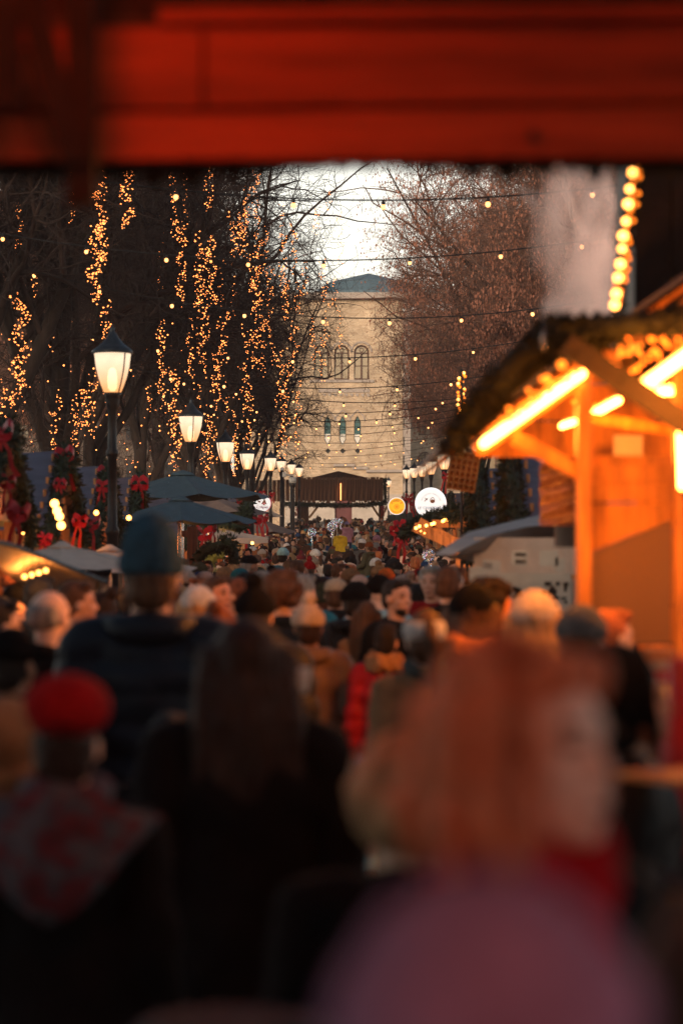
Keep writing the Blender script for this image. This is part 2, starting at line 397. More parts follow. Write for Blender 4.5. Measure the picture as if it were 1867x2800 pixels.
for px, a, b_, w_ in arches[:3]:
    cx, z0, z1, ww = bx(px), bz(b_), bz(a), w_/F*BD
    pane = G(); pane.poly_prism(arch(cx, z0, z1, ww-.02), BD+.24, BD+.27); 
    fr = G(); A = arch(cx, z0+.06, z1-.06, ww-.12, 14); A3 = [(p[0], BD+.2, p[1]) for p in A]; A3 = A3[:] + [A3[0]]
    fr.tube(A3, .09, 6); fr.box((cx, BD+.2, (z0+z1)/2-.35), (.15, .1, z1-z0-.75)); zc = z1-ww/2-.05
    fr.box((cx, BD+.2, zc), (ww-.1, .1, .1)); fr.box((cx, BD+.2, z0+(zc-z0)*.52), (ww-.1, .08, .06))
    ring = [(cx+.17*math.cos(t), BD+.2, zc+.26+.17*math.sin(t)) for t in np.linspace(0, 2*np.pi, 13)]; fr.tube(ring, .035, 5, cap=False)
    wf = loc(fr, 'window', M['frame_brown']); loc(pane, 'pane', M['glass_warm'], wf)
    hm = G(); hm.tube([(cx+(ww/2+.22)*math.cos(t), BD-.02, z1-ww/2+(ww/2+.22)*math.sin(t)) for t in np.linspace(0, np.pi, 14)], .08, 6); loc(hm, 'hood_mould', M['stone'])
for px, a, b_, w_ in hexes:
    cx, z0, z1, ww = bx(px), bz(b_), bz(a), w_/F*BD
    fr = G(); H_ = hexa(cx, z0+.03, z1-.03, ww-.06); fr.tube([(p[0], BD+.13, p[1]) for p in H_+[H_[0]]], .035, 5)
    for k in (.3, .55, .78): fr.box((cx, BD+.13, z0+(z1-z0)*k), (ww-.06, .06, .04))
    wf = loc(fr, 'window', M['iron']); pn = G(); pn.poly_prism(hexa(cx, z0, z1, ww-.01), BD+.18, BD+.2); loc(pn, 'pane', M['glass_teal'], wf)
    bl = G(); bl.poly_prism([(cx-ww/2+.03, z0+.5), (cx, z0+.05), (cx+ww/2-.03, z0+.5), (cx+ww/2-.03, z0+.95), (cx-ww/2+.03, z0+.95)], BD+.165, BD+.175); loc(bl, 'window_blind', M['white'], wf)
    hm = G(); o_ = .3; hm.tube([(cx-ww/2-o_, BD-.02, z1-.5), (cx-ww/2-o_, BD-.02, z1-.15), (cx, BD-.02, z1+.45), (cx+ww/2+o_, BD-.02, z1-.15), (cx+ww/2+o_, BD-.02, z1-.5)], .07, 5); loc(hm, 'hood_mould', M['stone'])
for px in (896.5, 937, 978):
    d_ = G(); c = (bx(px), bz(1233)); s_ = .235
    d_.poly_prism([(c[0]-s_, c[1]), (c[0], c[1]-s_), (c[0]+s_, c[1]), (c[0], c[1]+s_)], BD+.15, BD+.18); loc(d_, 'diamond_pane', M['glass_dark'])
t_ = G()   # sills, string courses
t_.box(((bx(846)+bx(1022))/2, BD-.08, bz(1042)), (bx(1022)-bx(846), .2, .22)); loc(t_, 'window_sill', M['stone'])
t_ = G(); t_.box(((bx(870)+bx(1010))/2, BD-.05, bz(1068)), (bx(1010)-bx(870), .12, .3)); loc(t_, 'string_course', M['stone'])
t_ = G()
for k in range(9):
    px = 880+k*15; t_.poly_prism([(bx(px), bz(1076)), (bx(px+11), bz(1076)), (bx(px+9), bz(1083+k*.2)), (bx(px+5), bz(1083+k*.2))], BD-.1, BD+.02)
loc(t_, 'corbel_table', M['stone'])
for i, (p0, p1, py) in enumerate([(912, 970, 1272), (964, 1006, 1280), (1001, 1104, 1288)]):
    t_ = G(); t_.box(((bx(p0)+bx(p1))/2, BD-.12, bz(py)), (bx(p1)-bx(p0), .3, .22)); loc(t_, 'plinth_ledge', M['stone'])
# pale corner quoins, one block per course
qm = None
nq = 26
for k in range(nq):
    z0 = BZ0+(BTOP-BZ0)*k/nq; z1 = BZ0+(BTOP-BZ0)*(k+1)/nq; wq = .62 if k % 2 else .5
    if bz(1300) > z1 or True:
        q = G(); q.box((bx(1122)-wq/2, BD+.3, (z0+z1)/2), (wq, .9, z1-z0-.03)); loc(q, 'quoin', M['stone'])
t_ = G(); t_.box(((bx(630)+bx(1126))/2, BD+.1, BTOP+.25), (bx(1126)-bx(630), 1.6, .5)); loc(t_, 'cornice', M['stone'])
t_ = G(); t_.lathe([(5.6, 0), (5.2, .6), (3.6, 1.7), (.4, 2.5), (.02, 2.6)], 12, (bx(1010), BD+8.5, BTOP+.5)); loc(t_, 'roof', M['slate'])
# lower pale wall and the oxblood door seen under the gate
t_ = G(); t_.box(((bx(780)+bx(915))/2, BD-.6, bz(1420)), (bx(915)-bx(780), .8, 4.1)); loc(t_, 'plinth_wall', M['pale_stone'])
t_ = G(); t_.box(((bx(962)+bx(1100))/2, BD-.6, bz(1420)), (bx(1100)-bx(962), .8, 4.1)); loc(t_, 'plinth_wall', M['pale_stone'])
t_ = G(); t_.box((bx(938.5), BD-.45, bz(1415)), (bx(962)-bx(915), .3, 3.8)); dr = loc(t_, 'door', M['door_red'])
for k in (-1, 1):
    for zz in (-.9, .3):
        t_ = G(); t_.box((bx(938.5)+k*.34, BD-.62, bz(1415)+zz), (.44, .05, .9)); loc(t_, 'door_panel', M['door_red'], dr)
# unseen building added behind the viewer, its height set to shade the near street
shade_building = empty('building_block', (0, -42, 0), label='tall unseen building added behind the viewer to shade the near street', cat='building')
g_ = G(); g_.box((0, -4, 14), (90, 8, 28)); g_.build('wall', M['stone'] if 0 else mat('dark_plaster', (.16, .13, .11), .9, scale=.6), shade_building)
g_ = G(); g_.box((0, -3.9, 28.3), (91, 9, .6)); g_.build('cornice', M['slate'], shade_building)
for i_ in range(12):
    for j_ in range(6):
        g_ = G(); g_.box((-38.5+i_*7, .06, 3+j_*4.3), (1.6, .1, 2.4)); wn_ = g_.build('window', M['frame_brown'], shade_building); g_ = G(); g_.box((-38.5+i_*7, .12, 3+j_*4.3), (1.4, .03, 2.2)); g_.build('pane', M['glass_dark'], wn_)
# long plain building closing the park on the left
lb_ = empty('building_block', (-26, 197, 2.6), label='long dim building glimpsed between the left tree trunks beside the brick building', cat='building')
g_ = G(); g_.box((0, 3, 5.4), (33.5, 6, 11.6)); g_.build('wall', mat('dim_plaster', (.10, .075, .06), .9, scale=.6), lb_)
g_ = G(); g_.box((0, 2.9, 11.4), (34, 6.6, .4)); g_.build('cornice', M['stone'], lb_)
for i_ in range(11):
    for j_ in range(3):
        g_ = G(); g_.box((-15+i_*3, -.04, 1.6+j_*3.5), (1.2, .08, 1.9)); wn_ = g_.build('window', M['frame_brown'], lb_); g_ = G(); g_.box((-15+i_*3, -.1, 1.6+j_*3.5), (1.05, .03, 1.75)); g_.build('pane', M['glass_dark'], wn_)
# wing set back on the right
wing = empty('brick_wing', (bx(1122), BD+10, 2.6), label='set back darker brick wing right of the pale corner stones', cat='building')
BW = BD+10
wg = G(); wg.box((bx(1122)+11.5, BW+.5, 12), (24, 1, 20)); cw = G(); wins = []
for i in range(5):
    for (a, b_, ww) in ((975, 1048, 1.3), (1135, 1190, 1.2), (1235, 1290, 1.2)):
        cx = bx(1143)+.9+i*2.05; z0, z1 = bz(b_, BW), bz(a, BW); cw.poly_prism(arch(cx, z0, z1, ww), BW-.5, BW+.3); wins.append((cx, z0, z1, ww))
wo = wg.build('wall', M['brick']); boolcut(wo, cw); 
if not wo.data.materials: wo.data.materials.append(M['brick'])
T0 = Vector((bx(1122), BW, 2.6)); wo.data.transform(Matrix.Translation(-T0)); wo.parent = wing
def loc2(g_, name, m, parent=wing):
    for a in g_.v: a -= np.array(T0)
    return g_.build(name, m, parent)
for i, (cx, z0, z1, ww) in enumerate(wins):
    fr = G(); A = arch(cx, z0+.05, z1-.05, ww-.1, 10); fr.tube([(p[0], BW+.15, p[1]) for p in A+[A[0]]], .06, 5); fr.box((cx, BW+.15, (z0+z1)/2), (.1, .08, z1-z0-.3))
    wf = loc2(fr, 'window', M['frame_brown']); pn = G(); pn.poly_prism(arch(cx, z0, z1, ww-.01), BW+.2, BW+.22)
    loc2(pn, 'pane', M['glass_warm'] if i % 3 else M['glass_dark'], wf)
# ---------------------------------------------------------------- trees
def nrm(v): return v/(np.linalg.norm(v, axis=-1, keepdims=True)+1e-9)
def spawn(par, prad, n, K, Lr, spread, up, wob, tmin, rr, rg):
    """par (N,Kp,3) -> children (N*n,K,3)"""
    N_, Kp = par.shape[:2]
    t = np.sort(tmin+(1-tmin)*(np.arange(n)[None]+rg.random((N_, n)))/n, 1)*(Kp-1)*.999
    i = t.astype(int); f = (t-i)[..., None]; idx = np.arange(N_)[:, None]
    base = par[idx, i]*(1-f)+par[idx, i+1]*f; tan = nrm(par[idx, i+1]-par[idx, i])
    pr = prad[idx, i]*(1-f[..., 0])+prad[idx, i+1]*f[..., 0]
    rnd = nrm(rg.normal(size=base.shape)); perp = nrm(rnd-(rnd*tan).sum(-1, keepdims=True)*tan)
    d = nrm(tan*math.cos(spread)+perp*math.sin(spread)+np.array((0, 0, up)))
    plen = np.linalg.norm(par[:, 1:]-par[:, :-1], axis=-1).sum(1)
    L = (plen[:, None]*Lr*(1.15-.55*t/(Kp-1))*(.7+.6*rg.random((N_, n))))
    base = base.reshape(-1, 3); d = d.reshape(-1, 3); L = L.reshape(-1); pr = pr.reshape(-1)
    pts = [base]; cur = d
    for k in range(K-1):
        pts.append(pts[-1]+cur*(L/(K-1))[:, None])
        cur = nrm(cur+rg.normal(size=cur.shape)*wob+np.array((0, 0, up*.25)))
    r0 = np.minimum(pr*.85, rr[0]*(.7+.6*rg.random(len(pr)))); rad = r0[:, None]*np.linspace(1, rr[1], K)[None]
    return np.stack(pts, 1), rad
def tubes(pts, rad, s):
    N_, K = pts.shape[:2]; t = nrm(np.gradient(pts, axis=1)); ref = np.where(np.abs(t[:, :1, 2:3]) < .9, np.array([[[0, 0, 1.]]]), np.array([[[0, 1., 0]]]))
    u = nrm(np.cross(t, ref)); q = np.cross(u, t); a = np.linspace(0, 2*np.pi, s, endpoint=False)
    v = pts[:, :, None]+rad[:, :, None, None]*(np.cos(a)[None, None, :, None]*u[:, :, None]+np.sin(a)[None, None, :, None]*q[:, :, None])
    j = np.arange(s); k = np.arange(K-1)
    q4 = np.stack([k[:, None]*s+j, k[:, None]*s+(j+1) % s, (k[:, None]+1)*s+(j+1) % s, (k[:, None]+1)*s+j], -1).reshape(-1, 4)
    return v.reshape(-1, 3), (q4[None]+(np.arange(N_)*K*s)[:, None, None]).reshape(-1, 4)
def merge(parts):
    vs, fs, n = [], [], 0
    for v, f in parts: vs.append(v); fs.append(f+n); n += len(v)
    return np.concatenate(vs), np.concatenate(fs)
def tree_meshes(seed, leafy=False, droop=0.0, fine=7):
    rg = np.random.default_rng(seed)
    K = 7; z = np.linspace(-.3, 6.5, K); tr = np.stack([np.cumsum(rg.normal(size=K)*.07), np.cumsum(rg.normal(size=K)*.07), z], 1)[None]
    trr = np.array([.34, .27, .25, .23, .2, .18, .14])[None]
    trunk = tubes(tr, trr, 14)
    a, ar = spawn(tr, trr, 7, 10, 1.8, R(32), .30, .10, .42, (.15, .22), rg)
    if leafy:
        a2, ar2 = spawn(tr, trr, 5, 10, .9, R(66), .10, .13, .75, (.10, .22), rg)
        a = np.concatenate([a, a2]); ar = np.concatenate([ar, ar2])
    b, br = spawn(a, ar, 8, 8, .5, R(50), .03, .2, .18, (.06, .25), rg)
    c, cr = spawn(b, br, 8, 6, .52, R(52), -.02-droop, .26, .12, (.028, .35), rg)
    d, dr_ = spawn(c, cr, 7, 5, .62, R(50), -.06-droop, .28, .1, (.013, .5), rg)
    e, er = spawn(d, dr_, fine, 3, .7, R(48), -.06-droop, .3, .1, (.0065, .55), rg)
    def prune(p_, r_, rad):
        e_ = np.hypot(p_[:, -1, 0], p_[:, -1, 1]); k_ = e_ < rad*(.8+.35*rg.random(len(e_))); return p_[k_], r_[k_]
    c, cr = prune(c, cr, 6.0); d, dr_ = prune(d, dr_, 6.2); e, er = prune(e, er, 6.3)
    V1, F1 = merge([trunk, tubes(a, ar, 8)])
    parts = [tubes(b, br, 6), tubes(c, cr, 4), tubes(d, dr_, 3), tubes(e, er, 3)]
    V2, F2 = merge(parts)
    mt = big_mesh('trunk', V1, F1, [M['bark']], smooth=True)
    out_ = [mt, big_mesh('crown', V2, F2, [M['twig_brown'] if leafy else M['twig']])]
    if leafy:
        # hanging clusters of dry leaves on the twigs
        ends = e[:, -1]; sel = ends[rg.random(len(ends)) < .8]
        lc = np.repeat(sel, 2, 0)+rg.normal(size=(len(sel)*2, 3))*.05
        n = len(lc); u = nrm(rg.normal(size=(n, 3))); w_ = nrm(np.cross(u, rg.normal(size=(n, 3)))); s_ = rg.uniform(.03, .06, (n, 1))
        dn = np.array((0, 0, -1.))*s_*2.0
        v = np.stack([lc, lc+u*s_*.6+dn*.45, lc+dn+w_*s_*.4, lc-u*s_*.6+dn*.5], 1).reshape(-1, 3)
        f = np.arange(n*4).reshape(-1, 4)
        out_.append(big_mesh('leaves', v, f, [M['leaf']]))
    return out_
TA = tree_meshes(3, fine=5); TB = tree_meshes(11, droop=.02, fine=5); TC = tree_meshes(21, leafy=True, fine=6)
def tree(T, x, y, s, rz, label, group, name='bare_tree', zoff=0):
    o = empty(name, (x, y, gz(y)+zoff), rz, label, 'tree', group); o.scale = (s, s, s)
    inst('trunk', T[0], o); cr = inst('crown', T[1], o)
    if len(T) > 2: inst('leaves', T[2], cr)
    return o
LT = [(-6.4, 43, .98, 'bare tree with thick dark trunk behind the nearest dark stall roofs at left'),
      (-6.0, 52, 1.0, 'bare tree with forked trunk behind the second lantern from the left'),
      (-6.6, 63, .9, 'bare tree behind the blue grey parasols hung with many light strings'),
      (-6.2, 75, 1.0, 'bare tree rising behind the third and fourth lantern on the left'),
      (-5.6, 88, 1.0, 'bare tree whose branches arch into the sky gap above the street'),
      (-5.2, 103, 1.0, 'bare tree behind the small cluster of left lanterns'),
      (-5.0, 120, .88, 'bare tree left of the wooden gate nearest to the brick building'),
      (-5.0, 138, .85, 'farthest bare tree on the left, partly over the brick building'),
      (-11.5, 100, 1.1, 'bare tree in the second row behind the left stalls'),
      (-12, 106, 1.2, 'distant bare tree in the second row on the left'),
      ]
for i, (x, y, s, lb) in enumerate(LT):
    tree((TA, TB)[i % 2] if i < 8 else TC, x, y, s, 1.3*i+.4, lb, 'bare trees on the left of the street')
LT2 = [(-14, 116, 1.2, 'low branched tree deep behind the left stalls, farther one'), (-9.5, 128, 1.1, 'low branched tree behind the farthest left stalls')]
for i, (x, y, s, lb) in enumerate(LT2): tree(TC, x, y, s, 2.2*i+.3, lb, 'low branched trees deep on the left', 'brown_leaved_tree')
RT = [(7.6, 66, .95, 'nearest brown leaved tree on the right, behind the rising steam'),
      (7.6, 80, .98, 'brown leaved tree on the right over the string of purple stall roofs'),
      (7.9, 95, 1.05, 'brown leaved tree right of the sky gap with twigs over the street'),
      (7.6, 112, 1.1, 'brown leaved tree in front of the set back brick wing'),
      (7.4, 128, .95, 'brown leaved tree beside the far end of the right lanterns'),
      (15, 86, 1.15, 'brown leaved tree in the second row on the right'),
      (17, 108, 1.25, 'larger brown leaved tree in the second row on the right'),
      (19.5, 128, 1.3, 'brown leaved tree far back on the right'),
      (14.5, 142, 1.2, 'farthest brown leaved tree on the right')]
for i, (x, y, s, lb) in enumerate(RT):
    tree(TC, x, y, s, 1.9*i+.8, lb, 'trees with dry brown leaves on the right', 'brown_leaved_tree')

thv = []
for (x_, y_) in ((-7.5, 46), (-8.5, 62), (-9, 80), (-9, 100), (-8.5, 120), (-7.6, 145)):
    rgq = np.random.default_rng(int(y_)); n_ = 9000; c_ = np.stack([x_+rgq.normal(size=n_)*1.6, y_+rgq.normal(size=n_)*5, gz(y_)+np.abs(rgq.normal(size=n_))*2.2+.1], 1); s_ = rgq.uniform(.15, .4, (n_, 1)); u_ = nrm(rgq.normal(size=(n_, 3))+np.array((0, 0, .7))); w_ = nrm(np.cross(u_, rgq.normal(size=(n_, 3))))*.012
    thv.append(np.stack([c_-w_, c_+w_, c_+u_*s_+w_*.3, c_+u_*s_-w_*.3], 1).reshape(-1, 3))
thv = np.concatenate(thv); q = bpy.data.objects.new('thicket', big_mesh('thicket', thv, np.arange(len(thv)).reshape(-1, 4), [M['twig']])); link(q); tag(q, 'dark tangle of bare bushes behind the left stalls', 'bushes', kind='stuff')

# ---------------------------------------------------------------- hanging fairy light strings in the trees
octv = np.array([(1, 0, 0), (-1, 0, 0), (0, 1, 0), (0, -1, 0), (0, 0, 1), (0, 0, -1)], float)
octf = np.array([(0, 2, 4), (2, 1, 4), (1, 3, 4), (3, 0, 4), (2, 0, 5), (1, 2, 5), (3, 1, 5), (0, 3, 5)])
def fairy(px, y0, y1, wpx, d, lb):
    a = P(px, y0, d); b = P(px, y1, d); H = a.z-b.z; rw = wpx/2/F*d
    o = empty('fairy_light_string', (a.x, d, b.z), 0, lb, 'fairy lights', 'warm fairy light strings hanging in the trees')
    n = max(14, int((y1-y0)*wpx/58)); turns = max(2, H/.55)
    t = np.linspace(0, 1, n); ph = t*turns*2*np.pi+rng.random()*6
    sway = np.sin(t*4+rng.random()*6)*rw*.28
    wp = np.stack([np.cos(ph)*rw*.8+sway, np.sin(ph)*rw*.8, H*(1-t)], 1)
    wd = G(); wd.tube(wp[::2] if n > 8 else wp, .006, 3); wd.build('wire', M['cable'], o)
    c = wp+rng.normal(size=(n, 3))*np.array((rw*.32, rw*.32, .08))
    s = rng.uniform(.006, .0155, n)*(d/55)**.4
    st = np.stack([rng.uniform(1, 1.5, n), np.ones(n), rng.uniform(.8, 1.1, n)], 1)
    v = (c[:, None]+octv[None]*(s[:, None]*st)[:, None]).reshape(-1, 3)
    f = (octf[None]+(np.arange(n)*6)[:, None, None]).reshape(-1, 3)
    q = bpy.data.objects.new('bulbs', big_mesh('bulbs', v, f, [M['fairy']])); link(q, o); tag(q, kind='stuff'); return o
FS = [(52,810,1110,38,38),(135,865,950,20,46),(148,1130,1225,18,44),(196,540,612,18,50),(193,450,500,14,50),(262,600,825,38,40),(276,490,720,34,40),(348,452,622,32,40),
(292,830,935,26,42),(290,1040,1100,12,44),(244,1040,1180,42,44),(207,1090,1240,20,48),(12,1060,1160,16,40),(33,1170,1220,10,40),(52,550,715,20,52),(95,760,800,16,50),(160,1080,1130,16,46),
(493,610,832,26,46),(443,880,1105,20,48),(480,1010,1275,28,45),(572,448,572,20,50),(552,690,860,34,46),(546,640,720,22,46),(580,640,830,22,47),(556,860,960,24,50),(520,880,1040,18,52),
(612,852,985,28,50),(592,960,1080,22,52),(597,1010,1120,14,50),(555,940,1010,20,52),(575,1140,1320,26,55),(641,1130,1300,15,56),(645,1200,1298,14,58),
(640,590,700,26,60),(672,520,610,24,58),(668,600,700,24,58),(693,688,800,30,52),(708,770,950,34,52),(700,930,1000,20,56),(680,900,1000,26,54),(660,560,660,22,60),(700,455,610,16,62),
(672,1000,1130,18,58),(683,1060,1220,14,60),(726,620,760,14,64),(778,640,860,13,66),(770,560,640,12,66),(784,730,870,16,64),(815,770,858,20,64),(834,715,805,16,66),(806,888,975,22,64),(795,960,1030,18,66),
(885,705,840,20,68),(915,760,848,14,68),(866,560,640,18,62),(896,520,570,16,66),(930,580,725,18,70),(853,870,952,12,72),(892,872,945,12,72),(930,862,955,13,72),(880,925,1035,16,70),(858,930,1000,12,72),
(765,965,1110,20,64),(784,1000,1120,18,66),(770,1125,1235,14,68),(783,1130,1242,16,68),(815,1040,1235,17,70),(777,1060,1120,16,68),(720,960,1020,12,66),(748,940,990,12,66),(505,1130,1180,16,54),(620,1090,1130,12,58),(545,1060,1150,10,60),(408,1060,1120,12,50),(560,1180,1260,22,58),(470,1140,1200,14,52)]
for k in range(12):
    px_ = 440+k*33; y_ = int(rng.uniform(450, 900)); FS.append((px_, y_, y_+int(rng.uniform(120, 300)), int(rng.uniform(10, 17)), float(rng.uniform(50, 72))))
HZ = {0: 'upper', 1: 'middle', 2: 'lower'}
def side(px): return 'far left' if px < 160 else 'left of the nearest lantern' if px < 330 else 'around the second lantern' if px < 500 else 'above the parasols' if px < 640 else 'left of the sky gap' if px < 840 else 'in front of the brick building'
FLB = {}
for i, (px, y0, y1, wp_, d) in enumerate(FS):
    ln = 'long' if y1-y0 > 170 else 'short' if y1-y0 < 90 else 'medium length'
    dn = 'dense' if wp_ > 24 else 'thin' if wp_ < 15 else 'twisted'
    lb = f"{ln} {dn} fairy light string, {HZ[0 if (y0+y1)/2 < 720 else 1 if (y0+y1)/2 < 960 else 2]} branches {side(px)}"
    FLB.setdefault(lb, []).append(fairy(px, y0, y1, wp_, d, lb))
for lb, os_ in FLB.items():
    if len(os_) > 1:
        os_.sort(key=lambda q: q.location.x/q.location.y)
        nm_ = ['leftmost', 'rightmost'] if len(os_) == 2 else ['leftmost', 'middle', 'rightmost'] if len(os_) == 3 else ['leftmost', 'second from left', 'third from left', 'fourth from left', 'fifth from left', 'sixth from left', 'seventh from left', 'eighth from left', 'ninth from left'][:len(os_)]
        for q, w_ in zip(os_, nm_): q['label'] = lb+', '+w_
# light points scattered deep in the left trees (tangled beyond counting)
n = 420; cx = rng.uniform(-11, -3, n); cyy = rng.uniform(48, 110, n); cz = rng.uniform(2.6, 7.5, n)*(cyy/60)**.5
v = (np.stack([cx, cyy, cz], 1)[:, None]+octv[None]*rng.uniform(.012, .024, n)[:, None, None]).reshape(-1, 3)
q = bpy.data.objects.new('tangled_fairy_lights', big_mesh('tangled', v, (octf[None]+(np.arange(n)*6)[:, None, None]).reshape(-1, 3), [M['fairy']])); link(q)
tag(q, 'loose warm light points tangled through the left trees', 'fairy lights', kind='stuff')

# ---------------------------------------------------------------- festoon cables with globe bulbs across the street
gbb = G(); gbb.ell((0, 0, -.075), (.036, .036, .042), 10); me_bulb = gbb.mesh('bulb', True); me_bulb.materials.append(M['festoon'])
gss = G(); gss.lathe([(.018, -.045), (.024, -.03), (.024, .0), (.012, .012)], 8); me_sock = gss.mesh('socket', True); me_sock.materials.append(M['cable'])
rows = [(30, 546, 283, 1067, 'highest cable with widely spaced globe bulbs right below the big beam'), (37.6, 712, 228, 898, 'second festoon cable of globe bulbs crossing the sky gap'),
        (43.6, 870, 197, 867, 'festoon cable of globe bulbs crossing the brick building above its arched windows'), (50, 980, 172, 963, 'festoon cable crossing the sills of the arched windows')]
d = 56
for i in range(11):
    py = [1062, 1100, 1130, 1152, 1168, 1190, 1212, 1232, 1248, 1268, 1278][i]
    rows.append((d, py, 1.3*F/d, 900+random.uniform(0, 90), ['festoon cable of small bulbs across the lower brick wall, %s in the stack' % w_ for w_ in ('topmost', 'second', 'third', 'fourth', 'fifth', 'sixth', 'seventh', 'eighth', 'ninth', 'tenth', 'lowest')][i])); d *= 1.105
for (d, py, sp_, px0, lb) in rows:
    zc = CH+(HY-py)/F*d; o = empty('festoon_cable', (0, d, zc), 0, lb, 'string lights', 'bulb cables strung across the street')
    sag = random.uniform(.010, .018); tilt = random.uniform(-.02, .02); xm = random.uniform(-.6, .4)
    dy = random.uniform(-2, 2)
    zf = lambda x: sag*(x-xm)**2*1.4+tilt*(x-xm)
    cpt = [(x, dy*x/5, zf(x)) for x in np.linspace(-6.5, 6.5, 28)]
    c = G(); c.tube(cpt, .011, 5); c.build('cable', M['cable'], o)
    for k in range(-6, 7):
        x = (px0+k*sp_-933.5)/F*d
        if abs(x) > 6.2: continue
        xx = x+random.uniform(-.11, .11)
        s_ = inst('socket', me_sock, o, (xx, dy*xx/5, zf(xx)-.02)); inst('bulb', me_bulb, s_, (0, 0, .0), scale=random.uniform(.72, .95))
# single larger bulbs nearer on the left, on a cable of their own
for (d, pts, lb) in ((24, [(218, 515), (502, 539)], 'near cable with two bright bulbs at the upper left'),):
    pass

# ---------------------------------------------------------------- street lanterns
def lantern_meshes():
    post = G(); post.lathe([(.17, 0), (.17, .12), (.13, .2), (.12, .75), (.085, .82), (.075, .95), (.07, 2.0), (.085, 2.03), (.085, 2.08), (.06, 2.12), (.055, 2.95), (.075, 2.97), (.075, 3.02), (.055, 3.05), (.05, 3.5), (.07, 3.54), (.085, 3.62), (.085, 3.68), (.12, 3.72)], 16)
    glass = G(); glass.lathe([(.105, 3.73), (.135, 3.8), (.17, 3.9), (.2, 4.02), (.215, 4.14), (.222, 4.2)], 24, cap=False)
    cap = G(); cap.lathe([(.248, 4.19), (.245, 4.225), (.18, 4.275), (.125, 4.32), (.085, 4.37), (.045, 4.43), (.024, 4.47), (.03, 4.49), (.01, 4.52), (.004, 4.56)], 24)
    bars = G()
    for k in range(3):
        a = 2*np.pi*k/3+R(-84); pr = [(.112, 3.72), (.143, 3.8), (.178, 3.9), (.208, 4.02), (.224, 4.14), (.23, 4.2)]
        bars.tube([(r*math.cos(a), r*math.sin(a), z) for r, z in pr], .009, 5)
    bulb = G(); bulb.lathe([(.03, 3.74), (.055, 3.78), (.06, 3.9), (.045, 3.99), (.02, 4.02)], 12)
    res = []
    for g_, m, nm in ((post, 'iron', 'post'), (glass, 'lantern_glass', 'lantern_glass'), (cap, 'capmetal', 'lantern_cap'), (bars, 'iron', 'glazing_bar'), (bulb, 'lamp_bulb', 'bulb')):
        me = g_.mesh(nm, True); me.materials.append(M[m]); res.append((nm, me))
    return res
LM = lantern_meshes()
def lamp(px, py_top, py_bot, d, lb, rz=0, power=55, group='lanterns on the left of the street'):
    x = (px-933.5)/F*d; zb = CH+(HY-py_bot)/F*d; s = 1.0
    o = empty('street_lantern', (x, d, zb-3.73), rz, lb, 'street lamp', group)
    parts = {}
    for nm, me in LM:
        parts[nm] = inst(nm, me, parts.get('lantern_glass') if nm in ('glazing_bar', 'bulb') else o)
    point((0, 0, 3.9), power, (1, .42, .15), .12, 'lantern_light', o)
LL = [(308, 1072, 29, 'nearest and largest glowing lantern at left, in front of dark trees', 40), (522, 1207, 45, 'second lantern from the left above the blue grey parasols', 10), (617, 1262, 59, 'third lantern from the left, just right of the parasol tops', 70),
      (676, 1283, 73, 'fourth lantern from the left, standing behind the round crepes sign', 70), (740, 1287, 90, 'fifth left lantern, left of the closer pair before the plank gate', 70), (769, 1290, 107, 'sixth left lantern, half behind the white camera globe', 50),
      (797, 1296, 121, 'seventh left lantern, above the left end of the plank gate', 50), (818, 1303, 132, 'smallest left lantern beside the brick building', 50)]
for px, py, d, lb, rz in LL: lamp(px, 0, py, d, lb, R(rz))
RL = [(1214, 1283, 76, 'right lantern partly hidden by the hanging waffle', 0), (1178, 1297, 90, 'largest fully visible right lantern above the white round sign', 5), (1153.6, 1303, 107, 'right lantern second from the large one over the white round sign', 10),
      (1132, 1306, 121, 'right lantern between two others, above the yellow sign', 0), (1111, 1308, 132, 'leftmost of the four right lanterns in a row', 0), (1062, 1331, 185, 'small lantern with bluish cap just right of the plank gate', 20)]
for px, py, d, lb, rz in RL: lamp(px, 0, py, d, lb, R(rz), group='lanterns on the right of the street')

# ---------------------------------------------------------------- garlands, bows
def garland_geo(path, r=.13, dens=260, seed=1, size=.09, core=.5):
    rg = np.random.default_rng(seed); path = np.array(path, float); seg = np.linalg.norm(np.diff(path, axis=0), axis=1); L = seg.sum()
    n = int(L*dens); t = rg.random(n)*L; cs = np.concatenate([[0], np.cumsum(seg)])
    c = np.stack([np.interp(t, cs, path[:, k]) for k in range(3)], 1)
    dr = nrm(rg.normal(size=(n, 3))); lump = .75+.45*np.sin(t*9+seed)*np.sin(t*4.3)
    a = c+dr*(r*core*lump)[:, None]; b = c+dr*(r*lump*rg.uniform(.8, 1.25, n))[:, None]+rg.normal(size=(n, 3))*size*.35
    b = a+nrm(b-a)*size*rg.uniform(.7, 1.3, (n, 1)); w_ = nrm(np.cross(b-a, rg.normal(size=(n, 3))))*size*.2
    v = np.stack([a-w_*.4, (a+b)/2+w_, b, (a+b)/2-w_], 1).reshape(-1, 3); f = np.arange(n*4).reshape(-1, 4)
    g_ = G(); K = max(3, int(L/.15)); tt = np.linspace(0, L, K); cp = np.stack([np.interp(tt, cs, path[:, k]) for k in range(3)], 1)
    g_.tube(cp, r*.55, 7); me_v = np.concatenate(g_.v)
    # core faces as quads only
    cf = np.array([q for q in g_.f if len(q) == 4])
    return np.concatenate([v, me_v]), np.concatenate([f, cf+len(v)])
def garland(path, lb, r=.13, dens=260, seed=1, mtl='needles', parent=None, size=.09):
    v, f = garland_geo(path, r, dens, seed, size)
    o = bpy.data.objects.new('fir_garland', big_mesh('fir_garland', v, f, [M[mtl]])); link(o, parent)
    if parent is None: tag(o, lb, 'garland', 'fir garlands on the stalls and gates')
    return o
